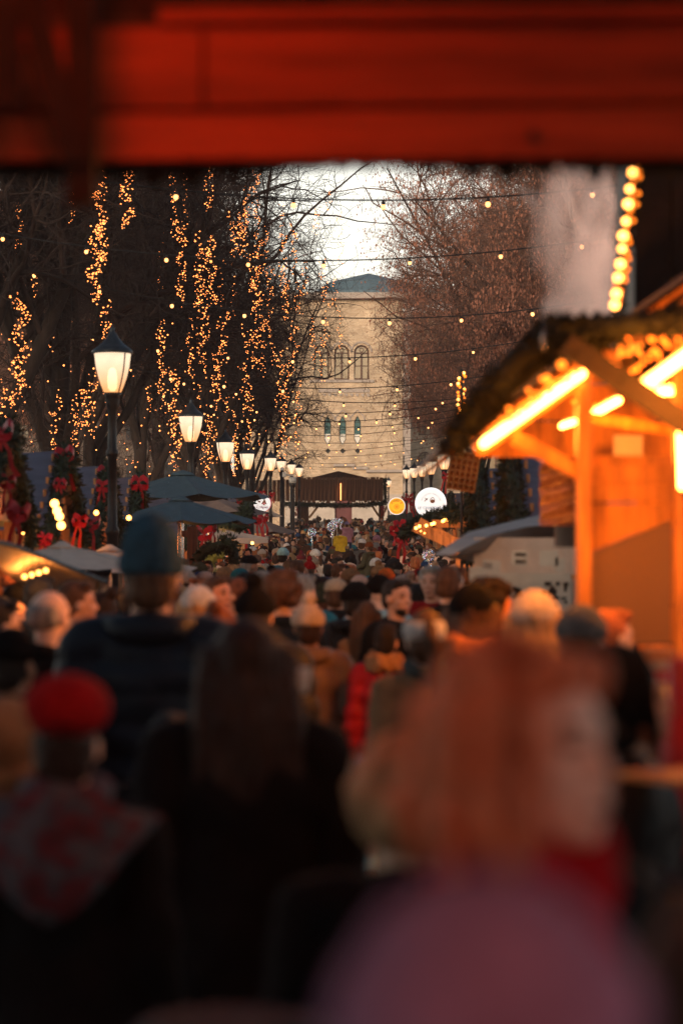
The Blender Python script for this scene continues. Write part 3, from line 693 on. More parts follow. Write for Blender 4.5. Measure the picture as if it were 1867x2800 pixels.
def bow_mesh(sd=0):
    rb_ = random.Random(sd); q1, q2, q3 = rb_.uniform(.75, 1.25), rb_.uniform(.6, 1.3), rb_.uniform(-.06, .06); g_ = G()
    for s in (-1, 1):
        pts = []
        for t in np.linspace(0, 2*np.pi, 14): pts.append((s*(q1 if s > 0 else 1)*(.10-.10*math.cos(t)), .035*math.sin(t*2)+.012*math.sin(t*5+sd), .055*q1*math.sin(t)+(.03+q3)*(1-math.cos(t))/2+.008*math.sin(t*4+sd)))
        p = np.array(pts); w_ = np.array((0, .03, .035)); K = len(p)
        for off in (0,):
            v = np.concatenate([p-w_*1.1, p+w_*1.1]); g_.add(v, [(i, i+1, K+i+1, K+i) for i in range(K-1)])
        tl = np.array([(0, 0, 0), (s*.035, -.02, -.08), (s*.07*q2, .01, -.17), (s*.075*q1, -.015, -.27*q2), (s*.11*q2+q3, .0, -.38*(q1 if s > 0 else q2))]); wv = np.array([(.012, .01, 0), (.03, .01, 0), (.036, -.01, 0), (.04, .01, 0), (.045, 0, 0)])
        v = np.concatenate([tl-wv, tl+wv]); g_.add(v, [(i, i+1, 5+i+1, 5+i) for i in range(4)])
    g_.ell((0, 0, 0), (.035, .05, .035), 8)
    me = g_.mesh('bow', True); me.materials.append(M['red']); return me
BOWS = [bow_mesh(k) for k in range(7)]
def bow(px, py, d, s, lb, rz=0):
    p = P(px, py, d); o = inst('red_bow', BOWS[int(px) % 7], None, p, (random.uniform(-.1, .1), random.uniform(-.2, .2), rz+random.uniform(-.3, .3)), (s*.27, s*.4, s*.48))
    tag(o, lb, 'bow', 'red ribbon bows on the garlands'); return o

# ---------------------------------------------------------------- far wooden gate with plank fascia
GDp = 136.0
gate = empty('plank_gate', (0, GDp, gz(GDp)), 0, 'wooden gateway with plank fascia standing over the far crowd', 'gate')
g0 = np.array((0, GDp, gz(GDp)))
def gp(g_, name, m, parent=gate, **k):
    for a in g_.v: a -= g0
    return g_.build(name, m, parent, **k)
def gx(px): return (px-933.5)/F*GDp
def gzz(py): return CH+(HY-py)/F*GDp
x0, x1 = gx(806), gx(1048); npl = 22; edges = np.sort(np.concatenate([[x0, x1], np.linspace(x0, x1, npl+1)[1:-1]+rng.normal(size=npl-1)*.05]))
for i in range(npl):
    a, b = edges[i], edges[i+1]; zt = gzz(1305)+random.uniform(-.03, .03); zb = gzz(1371)+random.uniform(-.12, .1)
    p = G(); p.box(((a+b)/2, GDp-.2+random.uniform(-.03, .03), (zt+zb)/2), (b-a-.035, .05, zt-zb), ry=random.uniform(-.008, .008)); gp(p, 'plank', M['wood_plank'])
p = G(); p.box(((x0+x1)/2, GDp-.1, gzz(1340)), (x1-x0-.1, .06, 1.2)); gp(p, 'backing_board', M['wood_dark'])
# side fascia going back to the left, seen obliquely
for i in range(9):
    px = 692+i*12.5; p = G(); p.box((gx(px+6), GDp+3.2-i*.36, gzz(1340)), (gx(px+11)-gx(px), .05, 1.25+random.uniform(-.05, .05)), rz=-.3); gp(p, 'plank', M['wood_plank'])
p = G(); p.poly_prism([(gx(852), gzz(1306)), (gx(1003), gzz(1306)), (gx(925), gzz(1288))], GDp-.15, GDp+3); gp(p, 'roof', M['wood_dark'])
for px, w_ in ((828, 40), (1042, 17)):
    p = G(); p.box((gx(px), GDp+.1, (gzz(1378)+gz(GDp))/2), (w_/F*GDp*.8, .5, gzz(1378)-gz(GDp))); gp(p, 'post', M['wood_dark'], bevel=.02)
for (a, b) in (((845, 1416), (870, 1384)), ((812, 1410), (790, 1384)), ((1036, 1412), (1015, 1380)), ((1048, 1405), (1058, 1384))):
    p = G(); p.beam((gx(a[0]), GDp-.05, gzz(a[1])), (gx(b[0]), GDp-.05, gzz(b[1])), .12, .12); gp(p, 'brace', M['wood_warm'])
p = G(); p.box((gx(931.5), GDp-.27, gzz(1345)), (.05, .05, .95)); gp(p, 'light_tube', M['festoon'])
garland([(gx(775), GDp-.3, gzz(1378)), (gx(860), GDp-.35, gzz(1381)), (gx(930), GDp-.35, gzz(1382)), (gx(1000), GDp-.35, gzz(1381)), (gx(1056), GDp-.3, gzz(1375))], 'fir garland along the bottom of the far plank gate', r=.2, dens=260, seed=4, size=.14)
garland([(gx(1051), GDp-.25, gzz(1308)), (gx(1053), GDp-.3, gzz(1375))], 'fir garland down the right edge of the far plank gate', r=.16, dens=220, seed=5, size=.13)
bow(812, 1392, GDp-.7, 2.0, 'red bow on the left post of the far plank gate'); bow(1045, 1388, GDp-.7, 2.2, 'red bow on the right post of the far plank gate')
for x in (-2.2, 0, 2.2): 
    pass

# ---------------------------------------------------------------- market stalls down both sides
def stall_meshes():
    """local frame: gable plane at x=0 facing +x (the street), stall runs to x=-2.6, ridge along x, width 3.0 along y; heights from ground"""
    r = {}
    H, E, W, D = 3.05, 2.22, 1.5, 2.7
    def store(k, g_, m, smooth=False):
        me = g_.mesh(k, smooth); me.materials.append(M[m]); r.setdefault(k, []).append(me)
    for s in (-1, 1):
        g_ = G(); NX, NY = 14, 8
        vs = [(-D*i/NX+.12, s*W*1.06*j/NY, H-(H-E)*j/NY*1.06+.012*math.sin(i*1.7+j*2.1)) for j in range(NY+1) for i in range(NX+1)]
        g_.add(vs, [(j*(NX+1)+i, j*(NX+1)+i+1, (j+1)*(NX+1)+i+1, (j+1)*(NX+1)+i) for j in range(NY) for i in range(NX)]); store('roof_tarp', g_, 'tarp', True)
    for s in (-1, 1):
        for x in (-.06, -D+.1):
            g_ = G(); g_.box((x, s*(W-.08), E/2), (.1, .1, E)); store('post', g_, 'wood_warm')
    for k in range(6):   # gable boards
        z0 = E+k*.135; hw = W*(1-(z0-E+.06)/(H-E))
        if hw > .15: g_ = G(); g_.box((-.02, 0, z0+.07), (.03, 2*hw, .125)); store('gable_board', g_, 'wood_warm')
    for k in range(6):
        g_ = G(); g_.box((-.05, 0, .12+k*.155), (.03, 2*W-.2, .145)); store('counter_board', g_, 'wood_warm')
    g_ = G(); g_.box((-.15, 0, 1.05), (.55, 2*W-.1, .05)); store('counter_top', g_, 'wood_warm')
    for k in range(9):
        g_ = G(); g_.box((-D, 0, .15+k*.235), (.03, 2*W-.1, .225)); store('back_board', g_, 'wood_warm')
    for s in (-1, 1):
        for k in range(9):
            g_ = G(); g_.box((-D/2, s*(W-.06), .15+k*.235), (D-.2, .03, .225)); store('side_board', g_, 'wood_warm')
    return r
SM = stall_meshes()
ghalf = {}
for s in (-1, 1):
    v, f = garland_geo([(0.12, s*.05, 3.1), (.12, s*.75, 2.68), (.12, s*1.58, 2.16), (.13, s*1.6, 1.98)], .105, 420, 30+s, .085)
    ghalf[s] = big_mesh('fir_garland', v, f, [M['needles']])
gbulb = G(); gbulb.ell((0, 0, 0), .035, 8); me_hot = gbulb.mesh('bulb', True); me_hot.materials.append(M['bulb_hot'])
wb = G(); wb.tube([(0, 0, 0), (0, 0, .25)], .006, 5); me_wire = wb.mesh('cord', True); me_wire.materials.append(M['cable'])
def stall(x, y, rz, lb, gl, power=22, seed=0, zoff=0):
    rg = random.Random(seed); z = gz(y)+zoff
    o = empty('market_stall', (x, y, z), rz, lb, 'market stall', 'wooden market stalls with dark tarpaulin roofs')
    for k, ms in SM.items():
        for me in ms: inst(k, me, o)
    mw = Matrix.Translation((x, y, z)) @ Matrix.Rotation(rz, 4, 'Z')
    for s in (-1, 1):
        g_ = inst('fir_garland', ghalf[s], None, (x, y, z), (0, 0, rz)); tag(g_, f"fir garland on the {'nearer' if (s < 0) == (abs(rz) < 1) else 'farther'} slope of the {gl}", 'garland', 'fir garlands on the stalls and gates')
    for k in range(3):
        p = mw @ Vector((-.25-.1*k, (-.75+.75*k)+rg.uniform(-.2, .2), 2.15+rg.uniform(-.15, .25)))
        b = inst('stall_bulb', me_hot, None, p); inst('cord', me_wire, b)
        tag(b, f"{('nearest', 'middle', 'farthest')[k]} of three bare bulbs hanging under the gable of the {gl}", 'light bulb', 'bare bulbs in the stalls')
    point((-.7, 0, 2.0), power, (1, .26, .045), .15, 'stall_light', o); point((.35, 0, 2.25), power*.7, (1, .27, .05), .1, 'stall_light', o)
    return o
SL = [(-3.12, 21.8), (-3.12, 26.5), (-3.12, 31.2), (-3.12, 36.0), (-3.15, 49), (-3.3, 57), (-3.4, 68), (-3.5, 80), (-3.5, 94), (-3.6, 110)]
ordl = ['nearest', 'second', 'third', 'fourth', 'fifth', 'sixth', 'seventh', 'eighth', 'ninth', 'last']
for i, (x, y) in enumerate(SL): stall(x, y, 0, f"{ordl[i]} dark roofed stall in the left row", f"{ordl[i]} left stall", seed=i, zoff=-.03)
SR = [(3.3, 31), (3.3, 36), (3.3, 41), (3.35, 46.5), (3.4, 54), (3.4, 63), (3.5, 75), (3.6, 90), (3.7, 108)]
for i, (x, y) in enumerate(SR): stall(x, y, math.pi, f"{ordl[i]} dark roofed stall in the right row", f"{ordl[i]} right stall", seed=20+i, zoff=.18)
stall(1.66, 22.2, math.pi, 'low dark tarpaulin stall just left of the near stall post', 'near post stall', power=12, seed=41, zoff=-.28)
stall(1.64, 27.0, math.pi, 'low dark tarpaulin stall behind the hanging waffle', 'waffle stall', power=12, seed=42, zoff=-.2)
BL = [(5, 1190, 21.2, 2.0, 'red bow at the very left edge, on the nearest left garland'), (50, 1410, 20.9, 2.2, 'large red bow with long tails above the cream canopy at left'), (122, 1475, 24.6, 1.7, 'red bow hanging left of the glowing bulbs'),
      (175, 1245, 26.2, 1.9, 'long red bow at the apex of the second left gable'), (163, 1320, 25.5, 1.2, 'small red ribbon beside the second dark roof'), (217, 1425, 27.2, 1.6, 'red bow at the lower end of the second left garland'),
      (289, 1290, 30.9, 2.0, 'bright red bow at the apex left of the nearest lantern post'), (280, 1330, 30.2, 1.6, 'red bow below the apex bow left of the lantern post'), (250, 1435, 29.2, 1.9, 'red bow by the stall front left of the lantern post'),
      (380, 1318, 35.4, 2.2, 'red bow right of the nearest lantern post, above the parasol edge'), (20, 1320, 21, 1.3, 'small red ribbon on the garland at the far left'),
      (558, 1465, 40, 2.6, 'big red bow on the garlanded post under the parasols'), (582, 1450, 42, 1.7, 'red ribbon just right of the big bow under the parasols'), (660, 1367, 62, 2.2, 'red bow left of the crepes sign globe'), (716, 1349, 86, 2.2, 'red bow peeking above the crepes sign'),
      (722, 1420, 66, 3.0, 'large red bow below the crepes sign'), (705, 1425, 64, 2.6, 'red bow lower left of the crepes sign'), (673, 1432, 62, 3.0, 'red bow beside the post of the white globe'), (745, 1352, 88, 2.0, 'red bow right of the crepes sign'),
      (1118, 1362, 82, 2.6, 'red bow between the yellow and the white round signs'), (1128, 1378, 80, 2.4, 'red bow directly right of the yellow round sign'), (1104, 1366, 84, 1.8, 'small red bow behind the yellow round sign rim'),
      (1095, 1436, 40, 2.2, 'red bow at the left tip of the dark garland on the right'), (1082, 1452, 40, 2.0, 'red bow under the yellow sign at the garland tip'), (1100, 1475, 40, 2.6, 'red bow with tails trailing over the crowd'),
      (1218, 1302, 60, 2.0, 'red bow left of the hanging waffle'), (1335, 1345, 33, 1.3, 'red ribbon on the right stall garland'), (1320, 1440, 31, 1.8, 'red bow behind the grey parasol ridge, left one'), (1358, 1432, 31, 2.4, 'largest red bow behind the grey parasol ridge'), (1382, 1432, 31, 1.8, 'red bow behind the grey parasol ridge, right one')]
for px, py, d, s, lb in BL: bow(px, py, d, s, lb)

# ---------------------------------------------------------------- parasols
def parasol(px, py_ap, d, half, drop, n, rz, mtl, lb, pole=True, val=.0, name='market_parasol'):
    p = P(px, py_ap, d); zg = gz(d)
    o = empty(name, (p.x, d, zg), rz, lb, 'parasol', 'parasols above the stalls and crowd')
    top = p.z-zg
    for k in range(n):
        a0, a1 = 2*np.pi*k/n, 2*np.pi*(k+1)/n; g_ = G(); K = 6; vs = []
        for j in range(K+1):
            t = j/K; r = half*t; z = top-drop*(t**.9)
            for q in range(5):
                u = q/4; x = r*((1-u)*math.cos(a0)+u*math.cos(a1)); y = r*((1-u)*math.sin(a0)+u*math.sin(a1)); vs.append((x, y, z-.05*half*t*math.sin(u*np.pi)+.002*k))
        g_.add(vs, [(j*5+q, j*5+q+1, (j+1)*5+q+1, (j+1)*5+q) for j in range(K) for q in range(4)])
        g_.build('canopy_panel', M[mtl], o, smooth=True)
        rb = G(); rb.tube([(0, 0, top-.06), (half*math.cos(a0), half*math.sin(a0), top-drop-.02)], .012, 5); rb.build('rib', M['iron'], o)
        if val:
            vl = G(); A = (half*math.cos(a0), half*math.sin(a0)); B = (half*math.cos(a1), half*math.sin(a1))
            vl.add([(A[0], A[1], top-drop), (B[0], B[1], top-drop), (B[0], B[1], top-drop-val), ((A[0]+B[0])/2, (A[1]+B[1])/2, top-drop-val*1.25), (A[0], A[1], top-drop-val)], [(0, 1, 2, 3, 4)]); vl.build('valance', M[mtl], o)
    v_ = G(); v_.lathe([(half*.16, top-drop*.12), (half*.1, top+.0), (.02, top+.04)], 12); v_.build('vent_cap', M[mtl], o, smooth=True)
    if pole: pl = G(); pl.tube([(0, 0, 0), (0, 0, top)], .025, 8); pl.build('pole', M['steel'], o)
    return o
parasol(500, 1292, 41, 1.5, .40, 8, .25, 'canvas_blue', 'upper slate blue parasol right of the nearest lantern post', val=.0)
parasol(492, 1362, 35, 1.12, .34, 8, .1, 'canvas_blue', 'lower slate blue parasol with pale spots on its canvas')
parasol(570, 1352, 46, 1.3, .34, 4, .5, 'canvas_taupe', 'taupe parasol behind the two slate blue parasols')
parasol(170, 1492, 20.5, .85, .17, 8, .1, 'canvas_cream', 'second cream parasol behind the left edge one')
parasol(300, 1500, 24, .9, .2, 6, .3, 'canvas_cream', 'cream parasol behind the nearest lantern post')
parasol(615, 1446, 52, .95, .2, 4, .25, 'canvas_cream', 'cream parasol between the third and fourth left lantern posts', val=.1)
parasol(718, 1420, 76, 1.15, .4, 4, .35, 'canvas_taupe', 'taupe spotted parasol below the crepes sign')
parasol(735, 1392, 98, .6, .3, 4, .3, 'canvas_cream', 'small pale parasol right of the crepes sign')
parasol(425, 1535, 34, .6, .15, 6, .3, 'canvas_cream', 'low cream parasol tip beside the tall person in the beanie')
gp_ = empty('market_parasol', tuple(P(1500, 1500, 18)), 0, 'broad grey parasol in front of the right hand stalls', 'parasol', 'parasols above the stalls and crowd'); c_ = P(1500, 1500, 18)
def pan(pts, m, nm, up=.0):
    g_ = G(); q = [P(*a)-c_ for a in pts]; n_ = len(q); cen = sum(q, Vector())/n_+Vector((0, 0, up))
    vs = []; ring = []
    for a, b in zip(q, q[1:]+q[:1]): ring += [a, a.lerp(b, .5)]
    mid = [cen.lerp(a, .5)+Vector((0, 0, up*.6)) for a in ring]; m2 = len(ring)
    g_.add([tuple(v) for v in ring+mid+[cen]], [(i, (i+1) % m2, m2+(i+1) % m2, m2+i) for i in range(m2)]+[(m2+i, m2+(i+1) % m2, 2*m2) for i in range(m2)])
    o_ = g_.build(nm, M[m], gp_, smooth=True); return o_
pan([(1185, 1518, 16.9), (1280, 1455, 17.9), (1400, 1425, 18.8), (1570, 1388, 19.6), (1575, 1428, 18.2), (1440, 1440, 18.0), (1345, 1462, 17.4), (1235, 1517, 16.92)], 'canvas_grey', 'canopy_panel')
pan([(1238, 1519, 16.95), (1345, 1464, 17.4), (1440, 1442, 18.0), (1575, 1430, 18.2), (1575, 1522, 20.4), (1400, 1522, 19.6)], 'canvas_taupe', 'canopy_panel', -.01)  # underside panel, its shade put in as a darker canvas
pan([(1185, 1519, 16.9), (1238, 1520, 17.2), (1400, 1524, 19.4), (1575, 1523, 20.2), (1575, 1556, 20.2), (1390, 1552, 19.2)], 'canvas_cream', 'valance')
g_ = G(); g_.tube([P(1540, 1440, 19)-c_, Vector((P(1540, 1440, 19)-c_).xy.to_3d())+Vector((0, 0, gz(19)-c_.z))], .03, 8); g_.build('pole', M['iron'], gp_)
# ---------------------------------------------------------------- signs, globes, camera mast, waffle, balloons
def text_obj(txt, size, mtl, parent, loc_, rot=(R(90), 0, 0), ext=.004, font_scale=1.0, name='lettering', spacing=1.0, shear=0):
    c = bpy.data.curves.new('t', 'FONT'); c.body = txt; c.size = size; c.extrude = ext; c.align_x = 'CENTER'; c.align_y = 'CENTER'; c.space_character = spacing; c.shear = shear
    c.resolution_u = 3; c.offset = size*.012
    t = bpy.data.objects.new('t', c); link(t); dg = bpy.context.evaluated_depsgraph_get()
    me = bpy.data.meshes.new_from_object(t.evaluated_get(dg)); bpy.data.objects.remove(t)
    me.materials.clear(); me.materials.append(M[mtl]); me.name = name
    return inst(name, me, parent, loc_, rot)
def arc_text(txt, r, a0, a1, size, mtl, parent, y, flip=False):
    n = len(txt)
    for i, ch in enumerate(txt):
        if ch == ' ': continue
        a = a0+(a1-a0)*i/max(1, n-1)
        text_obj(ch, size, mtl, parent, (r*math.cos(a), y, r*math.sin(a)), (R(90), (math.pi/2-a) if not flip else (-math.pi/2-a), 0), name='letter')
def disc_sign(px, py, d, rpx, face, rim, lb, name='round_sign'):
    p = P(px, py, d); r = rpx/F*d; o = empty(name, p, 0, lb, 'sign')
    g_ = G(); g_.lathe([(r*.98, -.05), (r, -.04), (r, .05), (r*.94, .055)], 40); 
    for a in g_.v: a[:] = a[:, [0, 2, 1]]
    bd = g_.build('lightbox_body', M[rim], o, smooth=False)
    g_ = G(); g_.lathe([(r*.9, 0), (r*.9, .01)], 40)
    for a in g_.v: a[:] = a[:, [0, 2, 1]]; a[:, 1] -= .068
    f_ = g_.build('sign_face', M[face], o)
    return o, r, p
# "Crepes"
o, r, p = disc_sign(717, 1376, 78, 25.5, 'sign_white', 'sign_pink', 'round white sign with pink rim reading Crêpes')
text_obj('Crêpes', r*.44, 'dark_red', o, (0, -.085, -r*.42))
for k in range(3):
    g_ = G(); g_.poly_prism([(-r*.1+k*.02, -r*.1), (r*.5-k*.03, -r*.12), (r*.26, r*.5-k*.12)], -.083-k*.003, -.08-k*.003)
    g_.build('crepe_drawing', M[('brown_print', 'sign_pink', 'brown_print')[k]], o)
g_ = G(); g_.poly_prism([(-r*.45, r*.1), (-r*.2, r*.05), (-r*.12, r*.3), (-r*.3, r*.22), (-r*.46, r*.4)], -.084, -.08); g_.build('drawing', M['brown_print'], o)
g_ = G(); g_.box((-r*.5, 0, -r), (.04, .04, .05)); 
g_ = G(); g_.tube([(0, .0, -r*.98), (0, 0, gz(78)-p.z)], .03, 8); g_.build('post', M['iron'], o)
# Viggo's
o, r, p = disc_sign(1084, 1384, 82, 24, 'sign_yellow', 'sign_white', "round yellow sign reading VIGGO'S with a ring drawing")
arc_text("VIGGO'S", r*.66, R(145), R(35), r*.36, 'brown_print', o, -.085)
arc_text("LANGOS KIOSK", r*.72, R(215), R(325), r*.17, 'brown_print', o, -.085, flip=True)
for (q1, q2) in ((.46, .38), (.3, .24), (.16, 0.0)):
    g_ = G(); n_ = 24
    for k in range(n_):
        a0, a1 = 2*np.pi*k/n_, 2*np.pi*(k+1)/n_; g_.add([(r*q1*math.cos(a0), -.082, r*q1*math.sin(a0)-.02), (r*q1*math.cos(a1), -.082, r*q1*math.sin(a1)-.02), (r*q2*math.cos(a1), -.082, r*q2*math.sin(a1)-.02), (r*q2*math.cos(a0), -.082, r*q2*math.sin(a0)-.02)], [(0, 1, 2, 3)])
    g_.build('ring_drawing', emis('orange_print%d' % int(q1*100), (1, .28, .01), .6, 'NONE') if q1 < .46 else M['sign_yellow'], o)
g_ = G(); g_.tube([(0, 0, -r*.98), (0, 0, gz(82)-p.z)], .03, 8); g_.build('post', M['iron'], o)
# Le Chaudron
o, r, p = disc_sign(1177, 1376, 47, 43, 'sign_white', 'sign_white', 'large round white sign reading LE CHAUDRON with a small cauldron')
text_obj('LE CHAUDRON', r*.235, 'sign_grey', o, (.01, -.08, -r*.3), spacing=1.1)
text_obj("D'ANTAN", r*.15, 'sign_grey', o, (0, -.08, -r*.6), shear=.3)
arc_text('RESTAURANT TRADITION', r*.62, R(160), R(20), r*.1, 'sign_grey', o, -.08)
g_ = G(); g_.ell((r*.1, -.08, r*.12), (r*.15, .01, r*.12), 14); g_.tube([(r*.1+r*.14*math.cos(t), -.08, r*.16+r*.2*math.sin(t)) for t in np.linspace(0, np.pi, 9)], .005, 4)
g_.build('cauldron_drawing', M['brown_print'], o)
g_ = G(); g_.tube([(-r*.42, -.08, r*.12), (-r*.2, -.08, r*.32)], .006, 4); g_.tube([(-r*.38, -.08, r*.34), (-r*.22, -.08, r*.2)], .006, 4); g_.build('ladle_drawing', M['brown_print'], o)
g_ = G(); g_.beam((r*.3, .03, -r*.9), (r*.5, .05, -r*2.4), .05, .05); g_.build('bracket', M['wood_dark'], o)
# white globes on masts
for px, py, d, rp, lb in ((686, 1366, 66, 9, 'white globe on a dark mast touching the crepes sign'), (771.5, 1283, 100, 6, 'small white globe on a mast among the left lanterns')):
    p = P(px, py, d); o = empty('globe_mast', (p.x, d, gz(d)), 0, lb, 'mast'); h = p.z-gz(d)
    g_ = G(); g_.ell((0, 0, h), rp/F*d, 20); g_.build('globe', M['white'], o, smooth=True)
    g_ = G(); g_.lathe([(.16, 0), (.15, .9), (.1, 1.0), (.09, 1.5), (.13, 1.55), (.1, 1.62), (.08, h-.05)], 12); g_.build('mast', M['iron'], o, smooth=True)
p = P(800, 1306, 98); o = empty('camera_mast', (p.x, 98, gz(98)), 0, 'mast with white surveillance cameras beside the left lanterns', 'mast'); h = p.z-gz(98)
g_ = G(); g_.tube([(0, 0, 0), (0, 0, h-.1)], .09, 10); g_.build('mast', M['iron'], o)
g_ = G(); g_.tube([(-.35, 0, h+.12), (.05, 0, h+.08), (.05, 0, h-.05)], .035, 8); g_.build('arm', M['white'], o)
g_ = G(); g_.box((-.33, -.05, h+.12), (.16, .3, .2)); g_.build('fixed_camera', M['white'], o, bevel=.02)
g_ = G(); g_.lathe([(.14, h-.22), (.15, h-.12), (.14, h-.02), (.1, h+.02)], 18); g_.build('dome_housing', M['white'], o, smooth=True)
g_ = G(); g_.ell((0, 0, h-.28), (.13, .13, .16), 16); g_.build('dome', M['black'], o, smooth=True)

# waffle hung from the near stall roof
p = P(1265, 1290, 22); wf = empty('giant_waffle', p, 0, 'giant waffle decoration hanging by the right stall, glowing orange', 'waffle sign')
g_ = G(); W_, H_ = .125, .17
g_.box((0, 0, 0), (2*W_, .03, 2*H_)); 
g_.build('waffle_base', M['waffle'], wf); 
for k in range(6):
    x = -W_+k*(2*W_/5); g2 = G(); g2.box((x, -.035, 0), (.016, .045, 2*H_+.012)); g2.build('waffle_rib', M['waffle'], wf)
for k in range(7):
    z = -H_+k*(2*H_/6); g2 = G(); g2.box((0, -.034, z), (2*W_+.012, .041, .016)); g2.build('waffle_rib', M['waffle'], wf)
g2 = G(); g2.tube([(-.1, 0, H_), (-.1, 0, H_+.9)], .006, 5); g2.tube([(.1, 0, H_), (.1, 0, H_+.9)], .006, 5); g2.build('hanging_cord', M['cable'], wf)
point((.02, -1.1, .35), 5, (1, .3, .05), .05, 'stall_light', wf); wf.rotation_euler = (0, R(9), 0)  # unseen point light added in front to brighten the waffle

ball_led = [emis('balloon_led_%d' % i, c, 7, 'NONE') for i, c in enumerate([(1, .6, .3), (.3, .7, 1), (1, .4, .7), (.6, 1, .8)])]
def balloon(px, py, d, rpx, lb, col=None):
    p = P(px, py, d); r = rpx/F*d; o = empty('led_balloon', p, 0, lb, 'balloon', 'clear balloons with tiny lights')
    g_ = G(); g_.ell((0, 0, 0), (r, r, r*1.04), 20); g_.build('balloon_skin', M['balloon'], o, smooth=True)
    g_ = G(); g_.tube([(0, 0, -r), (.01, 0, -r-.25), (0, 0, -r-.7)], .006, 5); g_.build('stick', M['white'], o)
    rg = random.Random(int(px))
    for k, m in enumerate(ball_led):
        g_ = G()
        for j in range(8):
            v = nrm(np.array([rg.gauss(0, 1), rg.gauss(0, 1)-.3, rg.gauss(0, 1)]))*r*.97; g_.ell(v, r*.035, 5)
        for j in range(2): g_.ell((rg.uniform(-.03, .03), 0, -r-.03-j*.06-k*.02), r*.04, 5)
        q = g_.build('led_lights', m, o); tag(q, kind='stuff')
balloon(1172, 1519, 32, 17, 'clear balloon with coloured lights over the crowd at right')
balloon(907, 1440, 66, 13, 'clear balloon with a lit stem left of the yellow jacket child')
balloon(853, 1456, 62, 12, 'clear balloon over the crowd nearest the left gate post')
balloon(912, 1426, 84, 8, 'small pale balloon in the middle of the far bunch'); balloon(931, 1426, 85, 8, 'small bluish balloon at the right of the far bunch'); balloon(920, 1424, 87, 7, 'tiny balloon between two others in the far bunch')

# ---------------------------------------------------------------- people: shared meshes
def remesh(g_, voxel, smooth=4, name='m', dec=None):
    me = g_.mesh(name); o = bpy.data.objects.new('tmp', me); link(o)
    m = o.modifiers.new('r', 'REMESH'); m.mode = 'VOXEL'; m.voxel_size = voxel; m.use_smooth_shade = True
    if smooth: s = o.modifiers.new('s', 'SMOOTH'); s.factor = .5; s.iterations = smooth
    if dec: q = o.modifiers.new('d', 'DECIMATE'); q.ratio = dec
    dg = bpy.context.evaluated_depsgraph_get(); out_ = bpy.data.meshes.new_from_object(o.evaluated_get(dg)); out_.name = name
    bpy.data.objects.remove(o); out_.materials.clear()
    out_.polygons.foreach_set('use_smooth', [True]*len(out_.polygons)); return out_
def get_v(me): a = np.empty(len(me.vertices)*3); me.vertices.foreach_get('co', a); return a.reshape(-1, 3)
def set_v(me, v): me.vertices.foreach_set('co', v.ravel()); me.update()
def get_n(me): a = np.empty(len(me.vertices)*3); me.vertices.foreach_get('normal', a); return a.reshape(-1, 3)

# a person looks towards +Y, feet at z=0, height 1.75
POSE = {  # elbow, wrist for each side
 'down': [((s*.235, -.03, 1.13), (s*.25, .03, .88), (s*.02, .04, -1)) for s in (-1, 1)],
 'front': [((s*.25, -.02, 1.14), (s*.12, .24, 1.16), (-s*.35, .9, .25)) for s in (-1, 1)],
 'phone': [((-.235, -.03, 1.13), (-.25, .03, .88), (0, .04, -1)), ((.25, .08, 1.17), (.14, .3, 1.42), (-.1, .3, .95))],
 'sit': [((s*.22, .05, 1.16), (s*.12, .25, 1.1), (-s*.3, .9, -.1)) for s in (-1, 1)],
}
def hand(g_, w, d, s):
    w = np.array(w); d = nrm(np.array(d, float)); side_ = nrm(np.cross(d, (0, 1, .1) if abs(d[1]) < .8 else (0, 0, 1))); up_ = np.cross(side_, d)
    pc = w+d*.05; g_.ell(pc, (.04, .04, .018), 10, rot=np.stack([side_, d, up_], 1))
    g_.cap(w-d*.01, w+d*.03, .026, .03, 8)
    for k in range(4):
        off = side_*(-.029+.0195*k); b = w+d*.085+off; L_ = (.07, .078, .072, .056)[k]
        m_ = b+nrm(d+up_*.12)*L_*.5; e_ = m_+nrm(d+up_*.7)*L_*.5; g_.cap(b-d*.03, m_, .0092, .0085, 7); g_.cap(m_, e_, .0085, .007, 7)
    b = w+d*.03-side_*.03; m_ = b+nrm(d*.7-side_*.7)*.04; e_ = m_+nrm(d+up_*.5)*.035; g_.cap(b, m_, .0125, .011, 7); g_.cap(m_, e_, .011, .009, 7)
def head(g_):
    g_.ell((0, -.012, 1.66), (.078, .098, .093), 20); g_.ell((0, .03, 1.60), (.06, .062, .07), 16); g_.ell((0, .045, 1.565), (.045, .045, .04), 14)
    g_.ell((0, .075, 1.548), (.023, .02, .018), 10); g_.cap((0, .08, 1.655), (0, .1, 1.616), .009, .0125, 8)
    for s in (-1, 1):
        g_.ell((s*.014, .092, 1.61), .008, 8); g_.ell((s*.04, .062, 1.61), (.022, .02, .02), 10); g_.ell((s*.079, -.005, 1.63), (.011, .024, .032), 10)
        g_.cap((s*.016, .083, 1.668), (s*.045, .072, 1.668), .009, .008, 8); g_.ell((s*.031, .074, 1.648), (.014, .01, .009), 8)
    g_.ell((0, .093, 1.578), (.022, .01, .006), 10); g_.ell((0, .091, 1.568), (.019, .01, .006), 10)
    g_.cap((0, -.02, 1.60), (0, -.015, 1.46), .058, .062, 14)
